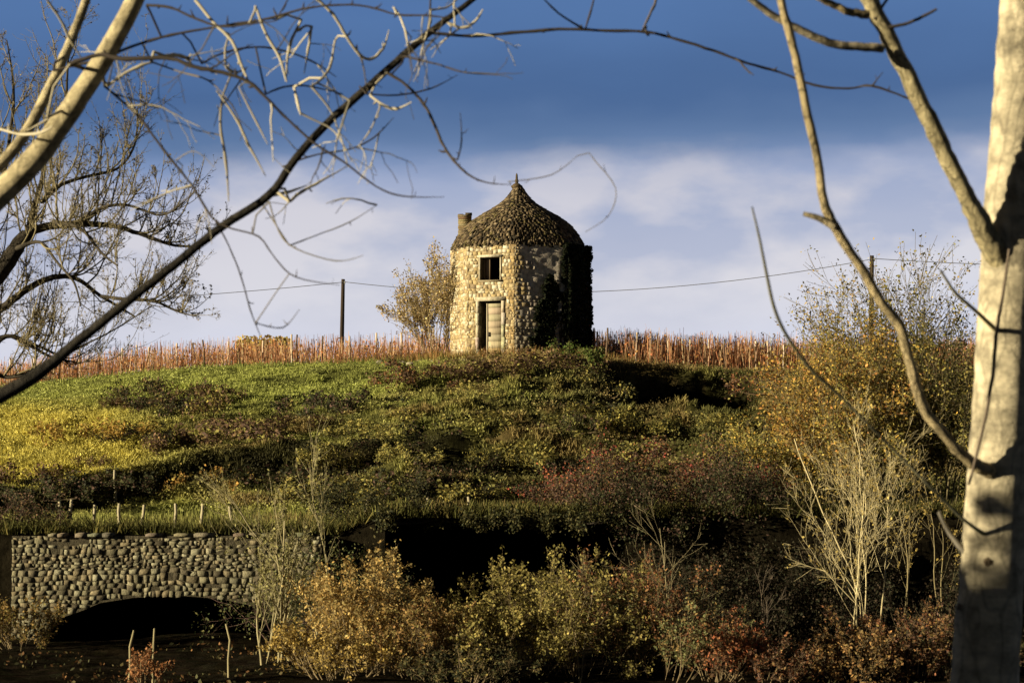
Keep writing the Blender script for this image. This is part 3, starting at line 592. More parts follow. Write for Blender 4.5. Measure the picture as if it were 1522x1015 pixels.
# ------------------------------------------------------------ shrubs and trees
def grow(mb, tips, p, d, L, r, lv, pr, g, col):
    """a tapering, wandering shoot with side shoots; records twig points for leaves"""
    n = max(3, int(L / pr['seg'])); pts_ = [p.copy()]; rad = [r]; q = p.copy(); d = d.normalized()
    endr = r * .35 if lv > 0 else max(r * .3, .0015)
    r = max(r, pr.get('rmin', 0)); endr = max(endr, pr.get('rmin', 0) * .6)
    for i in range(n):
        d = (d + Vector((g.gauss(0, 1), g.gauss(0, 1), g.gauss(0, 1))) * pr['wander'] + Vector((0, 0, pr['up']))).normalized()
        q = q + d * (L / n); pts_.append(q.copy()); rad.append(r + (endr - r) * (i + 1) / n)
    mb.tube(pts_, rad, tuple(np.array(col) * g.uniform(.8, 1.2)), 6 if r > .03 else (4 if r > .01 else 3))
    if lv <= pr['leaflv']: tips.extend((x.x, x.y, x.z) for x in pts_[1:])
    if lv > 0:
        m = max(1, int(pr['kids'] * g.uniform(.7, 1.3)))
        for i in range(m):
            t_ = g.uniform(pr.get('t0', .25), 1); k = min(n - 1, int(t_ * n)); b = pts_[k].lerp(pts_[k + 1], t_ * n - k if k < n - 1 else .5)
            ax = Vector((g.gauss(0, 1), g.gauss(0, 1), g.gauss(0, .5))); dd = (pts_[k + 1] - pts_[k]).normalized(); s_ = dd.cross(ax)
            if s_.length < 1e-4: continue
            s_.normalize(); an = R(g.uniform(*pr['ang'])); nd_ = dd * math.cos(an) + s_ * math.sin(an)
            grow(mb, tips, b, nd_, L * g.uniform(*pr['ratio']) * (1.15 - .5 * t_), rad[k] * pr.get('rr', .55), lv - 1, pr, g, col)
def zground(x, D): return float(valley(x, D)) if D < 46 else float(hill(x, D))
def shrub(name, px, D, h, wd, label, cat, stems=8, lv=2, twig=(.2, .15, .09), leafc=None, nl=0, ls=.05, r=.02, spread=.5, pr=None, group=None, seed=0, jit=.06, parts=('stems', 'leaves'), leafcut=0., up=.05, base_w=.15, dir0=(0, 0)):
    if name in ('autumn_bush', 'bramble_bush', 'tall_shrub'): nl = int(nl * 1.55); ls = ls * .78
    g = random.Random(seed * 31 + int(px)); x = (px - 761) * D / F; z = zground(x, D); o = thing(name, (x, D, z), label, cat, group)
    P_ = dict(seg=.22, wander=.10, up=up, kids=5, ang=(22, 55), ratio=(.4, .65), leaflv=1, t0=.2); P_.update(pr or {})
    m = MB(); tips = []
    for i in range(stems):
        a_ = g.uniform(0, 2 * math.pi); s_ = spread * math.sqrt(g.random()); b = Vector((x + math.cos(a_) * wd * base_w * s_, D + math.sin(a_) * wd * base_w * s_, z - .08))
        m.tube([(x, D, z - .16), tuple((Vector((x, D, z - .16)) + b) / 2 - Vector((0, 0, .03))), tuple(b)], [.02, .018, .012], tuple(twig), 4)      # root
        d = Vector((math.cos(a_) * s_ * wd / h + dir0[0], math.sin(a_) * s_ * wd / h + dir0[1], 1)); grow(m, tips, b, d, h * g.uniform(.6, .95), r * g.uniform(.6, 1.1), lv, P_, g, twig)
    m.build(parts[0], M['twig'], o)
    if nl:
        T = np.array(tips); T = T[nr.integers(0, len(T), nl)] + nr.normal(size=(nl, 3)) * jit
        if leafcut: k = fbm(T[:, 0] / .5 + T[:, 1], T[:, 2] / .5, 7, 2) > leafcut; T = T[k]
        m = MB(); m.leaves(T, ls, pick(leafc, len(T), .3)); m.build(parts[1], M['leaf'], o)
    return o
gold = [(.42, .27, .05), (.34, .22, .05), (.26, .20, .05), (.46, .33, .09), (.22, .14, .05)]
olivel = [(.26, .235, .06), (.32, .27, .075), (.17, .16, .045), (.36, .29, .075)]
rust = [(.26, .11, .045), (.19, .08, .04), (.30, .16, .06), (.12, .065, .04)]
red = [(.40, .08, .05), (.32, .07, .05), (.44, .15, .06)]
brown = [(.11, .065, .045), (.15, .09, .05), (.08, .05, .03), (.19, .12, .05)]
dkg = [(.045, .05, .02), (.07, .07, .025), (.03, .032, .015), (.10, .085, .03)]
# by the hut
shrub('shrub', 652, 85.2, 3.9, 2.2, 'leaning straw coloured shrub against the left side of the hut', 'shrub', 16, 2, (.24, .19, .11), [(.50, .40, .19), (.38, .30, .13), (.42, .30, .15)], 11000, .055, .03, .8, seed=3, dir0=(-.16, 0), pr=dict(kids=8, ang=(10, 32), rmin=.009), base_w=.3)
# yellow thicket to the right on the slope
def thk(px, D, h, wd, lab, cols, nl, seed, **k): return shrub('tall_shrub', px, D, h, wd, lab, 'shrub', k.pop('stems', 9), 2, k.pop('twig', (.17, .14, .07)), cols, nl, k.pop('ls', .055), k.pop('r', .03), k.pop('spread', .7), seed=seed, pr=dict(kids=8, ang=(15, 42), seg=.3, rmin=.007), jit=.09, **k)
thk(1300, 54, 6.2, 2.2, 'tallest yellow leaved shrub of the thicket right of the hut', gold[:3] + olivel, 6500, 11, stems=13)
thk(1235, 52, 4.2, 2.2, 'rounded golden shrub on the left flank of the tall thicket', gold + olivel[:2], 6000, 12, stems=12)
thk(1362, 53, 5.4, 1.7, 'sparse dark leaved shrub just left of the big pale trunk', dkg + olivel[:1], 4500, 13)
thk(1252, 50, 3.7, 2.6, 'yellow and orange leaved shrub low in the thicket behind the white saplings', gold + [(.42, .2, .06)], 8500, 14, stems=14)
thk(1315, 49.5, 3.6, 2.6, 'olive shrub in the middle of the thicket left of the big trunk', olivel + gold[:1], 6500, 15, stems=12)
thk(1405, 50, 3.3, 1.8, 'olive shrub at the right end of the thicket touching the big trunk', olivel + dkg, 5000, 16)
thk(1170, 53, 2.1, 2.8, 'low yellow green shrub where the thicket meets the open slope', olivel + gold[:2], 6500, 17, stems=13)
thk(1130, 56, 2.0, 3.4, 'low olive bush on the slope below the black hollow', olivel, 4200, 18, stems=12)
thk(1475, 51, 3.4, 2.0, 'brown shrub partly hidden behind the big pale trunk', olivel + brown, 4000, 19)
def lipb(px, h, wd, lab, sd): return shrub('bramble_bush', px, 46.25, h, wd, lab, 'bush', 14, 2, (.05, .04, .03), dkg + [(.12, .11, .04)], 2600, .05, .012, 1.0, seed=sd, pr=dict(kids=6, ang=(30, 85), seg=.2, wander=.22), jit=.08, base_w=.7, up=-.06)
lipb(600, .4, 1.3, 'small bramble drooping over the left part of the dark hollow', 301); lipb(735, .3, 1.5, 'low bramble drooping over the middle of the dark hollow', 302); lipb(860, .45, 1.6, 'bramble drooping over the right part of the dark hollow', 303)
# reddish brambles at the right of the hill foot
def brm(px, D, h, wd, lab, cols, nl, seed, **k): return shrub('bramble_bush', px, D, h, wd, lab, 'bush', k.pop('stems', 16), 2, k.pop('twig', (.12, .075, .06)), cols, nl, k.pop('ls', .045), .014, 1.0, seed=seed, pr=dict(kids=6, ang=(25, 70), seg=.25, wander=.2), jit=.10, up=-.01, base_w=.45, **k)
brm(855, 50.5, 1.35, 1.2, 'small crimson leaved bush left of the brown bramble mass', red + brown[:2], 1500, 21, ls=.04)
brm(905, 48.6, 1.35, 2.8, 'dark brown bramble above the right end of the black hollow', brown, 5200, 22)
brm(965, 50.0, 1.9, 2.8, 'brown bramble bush with reddish yellow top near the hill foot', brown + rust[:1] + olivel[:1], 6200, 23)
brm(1030, 49.6, 2.0, 2.8, 'bramble bush with pinkish red stems below the black hollow', brown + red[1:2], 6200, 24)
brm(1000, 46.8, 1.6, 3.0, 'dark bramble hanging over the earth bank', brown[:1] + dkg[:3], 6500, 25, twig=(.06, .04, .03))
brm(1075, 47.4, 1.7, 2.8, 'dark bramble in the deep shade left of the white saplings', dkg[:3] + brown[:1], 5200, 26, twig=(.06, .045, .03))
for i, (px, lab) in enumerate([(960, 'bramble curtain, near black to paint shade, hanging right of the dark hollow'), (1090, 'bramble curtain, near black to paint shade, left of the pale saplings'), (1190, 'dark bramble curtain behind the pale saplings'), (1300, 'dark undergrowth between the trunks of the pale saplings'), (1400, 'dark undergrowth next to the big trunk')]):
    brm(px, 44.9, 2.3, 2.6, lab, [(.022, .024, .010), (.035, .03, .014), (.05, .035, .02)], 7000, 120 + i, twig=(.04, .03, .02))  # near-black leaves paint in the shade of the gaps between shrubs
# bottom bushes
def bot(px, D, h, wd, lab, cols, nl, seed, **k): return shrub('autumn_bush', px, D, h, wd, lab, 'bush', k.pop('stems', 22), 2, k.pop('twig', (.20, .15, .08)), cols, nl, k.pop('ls', .045), .014, k.pop('spread', .95), seed=seed, pr=dict(kids=7, ang=(15, 45), seg=.2), jit=k.pop('jit', .03), base_w=.35, **k)
bot(560, 38.5, 1.95, 1.9, 'golden leaved bush at the bottom left of the middle', [(.44, .29, .09), (.36, .24, .08), (.26, .2, .07), (.48, .36, .14)], 9000, 31, stems=24)
bot(505, 37.5, 1.1, 1.4, 'low yellow speckled bush at the bottom beside the bare grey saplings', [(.42, .30, .08), (.30, .22, .07)], 3200, 32)
bot(625, 38, 1.5, 1.3, 'right hand golden bush next to the black hollow', [(.36, .24, .08), (.28, .16, .06), (.22, .18, .06)], 3600, 33)
bot(775, 38.5, 1.8, 1.9, 'yellow green twiggy bush in front of the black hollow', [(.28, .23, .07), (.34, .27, .08), (.2, .18, .05)], 6500, 34)
bot(860, 38.8, 2.0, 2.0, 'tallest yellow green bush in the bottom middle', [(.26, .22, .06), (.32, .26, .08), (.18, .16, .05)], 7000, 35)
bot(935, 39, 1.95, 1.5, 'bush with red and rust leaves between two green bushes', rust + [(.18, .15, .05)], 4000, 36)
bot(985, 38, 1.5, 1.9, 'grey green bush at the bottom right of the middle', [(.14, .15, .06), (.20, .20, .08), (.24, .16, .06)], 5200, 37)
bot(1062, 37.5, 1.15, 1.1, 'small bush with bright orange red leaves at the bottom', red[2:] + rust + [(.50, .17, .08)], 2100, 38)
bot(690, 36.8, .85, 1.6, 'dark low bush at the bottom in front of the hollow', dkg + [(.2, .15, .06)], 3000, 39)
bot(1130, 37.5, .9, 1.8, 'low rusty bush at the bottom left of the white saplings', rust[:2] + brown, 2600, 40)
bot(1272, 37.4, .95, 1.5, 'orange leaved bush at the foot of the white saplings', [(.34, .20, .07), (.24, .13, .05), (.20, .14, .05), (.08, .06, .03)], 3400, 41)
bot(1355, 38.5, 1.45, 2.0, 'rust leaved bush between the white saplings and big trunk', rust + [(.26, .18, .06)] + brown, 5200, 42)
bot(1425, 38, 1.2, 1.6, 'dull brown bush at the foot of the big trunk', brown + dkg, 2800, 43)
bot(30, 43.5, 1.05, 1.5, 'yellow brown bush at the left end of the arched wall', [(.26, .16, .05), (.2, .17, .05), (.3, .2, .06)], 2600, 44)
bot(215, 36.9, .75, .6, 'small plant with orange brown leaves by the two stakes', [(.42, .20, .08), (.3, .14, .06)], 600, 45, stems=7)
# dark evergreen growth left of the black hollow and behind the grey saplings
brm(560, 46.9, 1.0, 1.8, 'dark green bush at the left edge of the black hollow', dkg, 3600, 51, twig=(.05, .04, .03))
brm(455, 45.0, 2.2, 1.8, 'green leaved bush behind the bare grey saplings', [(.06, .08, .03), (.10, .11, .04), (.15, .14, .05)], 4200, 52)
brm(505, 44.6, 1.7, 1.7, 'dark grey bush between the arched wall and the golden bush', dkg + [(.12, .11, .06)], 4200, 53)
brm(30, 47.3, 1.0, 1.6, 'dark bramble above the left end of the arched wall', dkg + brown, 2500, 54)
# hillside bushlets
for i, (px, D, h, wd, lab, c_) in enumerate([(340, 70, 1.0, 3.2, 'brown clump of weeds on the left slope below the green turf', brown + olivel),
        (235, 73, .9, 2.6, 'dark weedy clump near the crest at left', dkg + brown), (620, 73, 1.0, 2.4, 'rusty bush on the slope below the fallen stones', brown + rust[:1]), (785, 77.5, 1.0, 2.6, 'straw brown bush just below the hut door side', [(.26, .17, .08), (.18, .12, .06), (.2, .16, .05)]),
        (925, 77.2, 1.1, 2.0, 'green leafy bush at the left end of the black hollow on the slope', [(.14, .20, .04), (.10, .15, .035), (.17, .18, .05)]), (855, 78.5, .9, 1.6, 'green nettles at the foot of the ivy', [(.10, .15, .03), (.13, .13, .04)]), 
        (870, 72, .8, 2.6, 'olive weed clump on the slope right of centre', olivel + dkg), (140, 66, .9, 2.4, 'orange tinged weed clump on the yellow slope', [(.36, .22, .05), (.30, .22, .05)]), (300, 61, .9, 2.4, 'orange leaved weed clump low on the left slope', [(.36, .2, .05), (.26, .2, .05), (.18, .13, .04)]), (1150, 76, 1.0, 2.4, 'brown bush right of the black hollow on the slope', brown + rust[:1] + olivel[:1])]):
    shrub('hillside_bush', px, D, h, wd, lab, 'bush', 13, 2, (.13, .09, .05), c_, 1900, .06, .012, 1.0, seed=60 + i, pr=dict(kids=5, ang=(20, 60), seg=.25, wander=.15), jit=.10, base_w=.5)
def Dof(px, py):
    Ds = np.arange(57, 80, .1); x = (px - 761) * Ds / F; yy = 507.5 - F * np.tan(np.arctan(hill(x, Ds, False) / Ds) - TH); return float(Ds[np.argmin(np.abs(yy - py))])
SPOTS = dict(shade_bramble=[(232, 612), (250, 606), (460, 608), (530, 605), (215, 655), (240, 650), (60, 745), (20, 752), (110, 735), (180, 728), (250, 722), (330, 715), (400, 708), (470, 712), (540, 690), (600, 672), (650, 648), (690, 620), (760, 606), (810, 600), (700, 700), (850, 640), (930, 640), (800, 660), (760, 728), (870, 610), (780, 690), (640, 712), (740, 655), (560, 730), (900, 690), (680, 735), (820, 730), (600, 742), (850, 700), (720, 715), (520, 712), (960, 655)],  # dark clumps: partly real brambles, partly shadow streaks painted in
    weed_clump=[(640, 625), (700, 600), (780, 640), (820, 625), (900, 620), (960, 640), (1000, 625), (1060, 640), (600, 650), (540, 650), (660, 690), (740, 680), (830, 690), (600, 705), (500, 690), (880, 660), (1040, 660), (690, 745), (600, 752), (480, 745)],
    rusty_weed_clump=[(300, 590), (200, 605), (280, 665), (330, 655), (350, 640), (680, 565), (720, 568), (130, 700), (60, 725), (760, 565), (700, 540), (820, 560), (450, 640)])
def dup(o, loc, rz, sc_):
    c = o.copy(); COL.objects.link(c); c.location = loc; c.rotation_euler = (0, 0, rz); c.scale = sc_
    for ch_ in list(o.children): d_ = ch_.copy(); COL.objects.link(d_); d_.parent = c
    return c
for nm, cl, lab, cnt in (('shade_bramble', dkg[:3] + brown[:1], 'dark bramble clump doubling as a shade streak on the grassy slope', 22), ('weed_clump', olivel + dkg[1:2], 'olive green weed clump on the terraced part of the slope below the hut', 20), ('rusty_weed_clump', brown + olivel[:1], 'brown weed clump scattered over the slope', 16)):
    o = None
    for i, (px, py) in enumerate(SPOTS[nm]):
        px += rnd.uniform(-8, 8); D = Dof(px, py + rnd.uniform(-4, 4))
        x = (px - 761) * D / F; z = float(hill(x, D)); grp = lab + 's' if False else {'shade_bramble': 'dark bramble clumps on the slope', 'weed_clump': 'olive weed clumps on the slope', 'rusty_weed_clump': 'brown weed clumps on the slope'}[nm]
        if o is None: o = shrub(nm, px, D, .75, 1.7, lab, 'bush' if nm == 'shade_bramble' else 'weeds', 12, 2, (.10, .075, .04), cl, 1700, .055, .010, 1.0, seed=170, pr=dict(kids=5, ang=(20, 60), seg=.2, wander=.15), jit=.09, base_w=.6, group=grp)
        else: q = rnd.uniform(.6, 1.25); dup(o, (x, D, z), rnd.uniform(0, 6.28), (q * rnd.uniform(1, 1.7), q * .8, q * rnd.uniform(.6, 1.1)))
# bare saplings
def sap(name, px, D, h, wd, lab, tw, seed, **k):
    return shrub(name, px, D, h, wd, lab, 'sapling', k.pop('stems', 1), k.pop('lv', 3), tw, k.pop('leafc', None), k.pop('nl', 0), .035, k.pop('r', .035), k.pop('spread', .1), seed=seed, pr=dict(dict(kids=6, ang=(20, 52), seg=.22, wander=.07, ratio=(.34, .6), rr=.5, t0=.22, rmin=.0035), **k.pop('pr', {})), parts=('trunk', 'crown'), jit=.03, **k)
wh = (.52, .44, .24)
sap('young_tree', 1273, 40, 5.0, 1.5, 'left one of two slender pale bare saplings by the big trunk', wh, 71, stems=4, spread=.8, r=.032, leafc=[(.34, .26, .08)], nl=500, base_w=.05)
sap('young_tree', 1297, 40.2, 5.2, 1.2, 'right one of two slender pale bare saplings by the big trunk', wh, 72, stems=2, spread=.25, r=.032, leafc=[(.34, .26, .08)], nl=400, base_w=.05)
for i, (px, D, h, lab) in enumerate([(1222, 45, 3.6, 'pale thin sapling at the left side of the bare stems'), (1345, 45, 4.2, 'thin pale sapling right of the two main bare ones'), (1400, 44.5, 4.0, 'thin bare sapling close to the big trunk')]):
    sap('young_tree', px, D, h, 1.0, lab, (.22, .18, .09), 80 + i, stems=2, spread=.4, r=.022, lv=2, leafc=[(.3, .22, .06)], nl=350)
gr_ = (.30, .26, .14)
for i, (px, D, h, st_n, lab) in enumerate([(393, 40, 3.0, 2, 'leftmost bare grey sapling in front of the arched wall'), (415, 40.3, 3.5, 2, 'tall bare grey sapling beside the right end of the arch'), (436, 40.6, 2.5, 1, 'short bare sapling at the right end of the arched wall'), (478, 43.6, 4.0, 2, 'dark tall bare sapling with a leaning stem left of the black hollow')]):
    sap('bare_sapling', px, D, h, 1.1, lab, gr_ if i < 3 else (.30, .26, .14), 90 + i, stems=st_n, spread=.5, r=.036, lv=2, leafc=[(.26, .24, .09)], nl=700, pr=dict(kids=8, rmin=.005, ang=(10, 32)))
for i, (px, D, h, lab) in enumerate([(194, 37, .95, 'left stake standing in the dark in front of the arch'), (229, 37, .9, 'right stake standing in the dark in front of the arch'), (342, 38.5, .75, 'thin slanting stick in the dark below the arch')]):
    x = (px - 761) * D / F; zg = float(valley(x, D)); o = post_mesh('stick', .022, 1, (.30, .26, .14), M['wood']); o.location = (x, D, zg); o.scale = (1, 1, h + .1 * i); o.rotation_euler = (0, .08 - .05 * i, 0); tag(o, lab, 'stake')
sap('bare_sapling', 862, 37.6, 2.3, .9, 'slim bare sapling among the bushes in the bottom middle', (.22, .18, .1), 97, stems=2, spread=.3, r=.016, lv=2)
sap('bare_sapling', 992, 38.6, 2.9, 1.0, 'pale forked bare sapling above the grey green bush', (.26, .22, .12), 98, stems=2, spread=.5, r=.018, lv=2)
sap('bare_sapling', 1138, 38.5, 1.7, .5, 'small thin sapling at the bottom between dark brambles', (.18, .14, .1), 99, stems=1, spread=.3, r=.014, lv=2)

# ------------------------------------------------------------ bare tree at the left, middle distance
def smooth_path(p, k=5):
    out_ = []; n = len(p)
    for i in range(n - 1):
        a_ = np.array(p[max(i - 1, 0)], float); b_ = np.array(p[i], float); c_ = np.array(p[i + 1], float); d_ = np.array(p[min(i + 2, n - 1)], float)
        for j in range(k):
            t_ = j / k; out_.append(.5 * (2 * b_ + (c_ - a_) * t_ + (2 * a_ - 5 * b_ + 4 * c_ - d_) * t_ ** 2 + (3 * b_ - a_ - 3 * c_ + d_) * t_ ** 3))
    out_.append(np.array(p[-1], float)); return out_
def stroke(mb, pts_, D, col, sides=8, k=5, wig=0, dd=0, lump=0):
    """pts: (px, py, width px); D may drift by dd along the stroke"""
    sp = smooth_path(pts_, k); n = len(sp); out_ = []; rad = []
    for i, (px, py, w_) in enumerate(sp):
        d_ = D + dd * i / (n - 1); q = P(px, py, d_); q += Vector((rnd.gauss(0, 1), rnd.gauss(0, 1), rnd.gauss(0, 1))) * wig * w_ * d_ / F
        out_.append(q); rad.append(max(.0012, w_ / 2 * d_ / F * (1 + lump * rnd.uniform(-1, 1))))
    mb.tube(out_, rad, col, sides); return out_, rad
DT = 24.0; tz = float(valley((-180 - 761) * DT / F, DT))
bt = thing('bare_tree', ((-180 - 761) * DT / F, DT, tz), 'bare tree with fine upright twigs at the left edge beyond the near limbs', 'tree')
tk = MB(); cr = MB(); dcol = (.060, .050, .034)
limbs = [[(-180, 1180, 90), (-170, 900, 80), (-150, 700, 70), (-120, 560, 60), (-70, 470, 46), (-10, 415, 34), (25, 370, 28), (42, 345, 22)],
         [(-120, 560, 40), (-60, 500, 26), (0, 460, 15), (40, 430, 12), (80, 412, 10), (115, 415, 8), (150, 440, 6), (200, 470, 3)],
         [(42, 345, 17), (75, 336, 14), (120, 333, 12), (170, 336, 9), (215, 350, 7), (260, 365, 5), (300, 366, 3)],
         [(42, 345, 14), (50, 310, 11), (62, 270, 9), (70, 220, 7), (95, 170, 6), (100, 110, 4), (103, 50, 2)],
         [(62, 300, 10), (90, 275, 8), (130, 262, 6), (175, 250, 5), (200, 215, 4), (205, 160, 2)],
         [(-10, 415, 16), (-20, 340, 13), (0, 280, 10), (15, 200, 7), (20, 130, 5), (10, 60, 2)],
         [(-150, 700, 30), (-60, 600, 20), (0, 505, 9), (40, 512, 7), (75, 530, 5), (120, 540, 3)],
         [(-150, 700, 24), (-60, 560, 12), (0, 502, 8), (45, 510, 6), (85, 528, 4), (105, 545, 2)],
         [(150, 440, 6), (190, 445, 6), (230, 448, 5), (262, 462, 4), (290, 470, 2)],
         [(80, 330, 10), (120, 340, 6), (150, 375, 5), (175, 395, 3)], [(-70, 470, 20), (-20, 545, 10), (20, 560, 7), (60, 545, 5), (110, 520, 4), (170, 490, 3), (225, 455, 2)],
         [(120, 333, 9), (150, 310, 7), (190, 305, 5), (240, 320, 4), (275, 300, 2)], [(25, 370, 10), (60, 360, 6), (85, 390, 5), (110, 420, 4), (120, 455, 3)]]
allp = []
for i, lb in enumerate(limbs):
    o_, r_ = stroke(tk if i == 0 else cr, [(a_, b_, c_ * .85) for a_, b_, c_ in lb], DT + (0 if i == 0 else rnd.uniform(-.3, .3)), dcol, 8 if i < 4 else 5, 5, .04, rnd.uniform(-.8, .8) if i else 0)
    if i: allp += [(a_, b_, (o_[j + 1] - o_[j]).normalized()) for j, (a_, b_) in enumerate(zip(o_[:-1], r_[:-1]))]
    else: allp += [(a_, b_, (o_[j + 1] - o_[j]).normalized()) for j, (a_, b_) in enumerate(zip(o_[:-1], r_[:-1]))][-12:]
tips = []; g = random.Random(12); pr = dict(seg=.08, wander=.11, up=.20, kids=7, ang=(30, 75), ratio=(.22, .5), leaflv=1, rr=.7, t0=.1)
for i in range(190):
    p_, r_, d_ = g.choice(allp); px_t = 761 + F * p_.x / p_.y
    ax = Vector((g.gauss(0, 1), g.gauss(0, 1), g.gauss(0, 1))); s_ = d_.cross(ax).normalized(); dr_ = (d_ * .5 + s_ * .6 + Vector((.05, 0, .55))).normalized()
    L_ = g.uniform(.45, 1.25) * (.55 if px_t > 230 else 1)
    grow(cr, tips, p_, dr_, L_, min(r_ * .6, .011), 2, pr, g, (.22, .185, .10))
T = np.array(tips); T = T[nr.integers(0, len(T), 9000)] + nr.normal(size=(9000, 3)) * .008
tk.build('trunk', M['bark'], bt, smooth=True); co_ = cr.build('crown', M['twig'], bt)
bd = MB(); bd.leaves(T, .016, pick([(.20, .16, .09), (.12, .09, .05), (.28, .23, .13)], 9000), elong=1.4); bd.build('buds', M['leaf'], co_)

# ------------------------------------------------------------ foreground: left tree
fl = thing('foreground_tree', ((-420 - 761) * 8.6 / F, 8.6, float(valley(-3.2, 8.6))), 'near tree whose crossing pale limbs and long black bough enter from the left', 'tree')
palec = (.54, .46, .27); darkc = (.055, .048, .036)  # darkc puts the bough's shade into its bark colour
m = MB(); stroke(m, [(-420, 1560, 130), (-425, 1200, 110), (-405, 900, 100), (-400, 760, 96), (-330, 600, 74), (-180, 440, 56), (-80, 350, 48)], 8.6, (.34, .30, .22), 16, 5, .01, 0); m.build('trunk', M['pale'], fl, smooth=True)
m = MB(); stroke(m, [(-180, 440, 52), (-80, 355, 46), (0, 288, 38), (55, 232, 36), (100, 170, 33), (140, 110, 31), (172, 55, 29), (205, -10, 27), (245, -110, 24), (300, -260, 18), (330, -420, 8)], 8.5, palec, 16, 5, .012, -.3); m.build('limb', M['pale'], fl, smooth=True)
m = MB(); stroke(m, [(-300, 560, 40), (-120, 370, 24), (0, 245, 18), (40, 195, 17), (72, 135, 16), (95, 85, 15), (112, 45, 14), (130, -5, 13), (160, -100, 11), (180, -250, 6)], 8.7, palec, 12, 5, .015, .2); m.build('limb', M['pale'], fl, smooth=True)
m = MB(); C_, Cr = stroke(m, [(-400, 760, 60), (-200, 690, 38), (0, 588, 23), (60, 553, 20), (115, 508, 16), (200, 440, 14), (270, 385, 13.5), (330, 337, 13), (400, 290, 12.5), (440, 235, 12), (490, 180, 12), (530, 145, 12), (580, 100, 11), (625, 60, 11), (660, 32, 9), (712, -8, 8), (790, -80, 6), (900, -170, 4)], 8.2, darkc, 12, 5, .02, .5)
m.build('bough', M['bark'], fl, smooth=True)
tw = MB(); dk2 = (.050, .040, .030); lt = (.48, .43, .30)
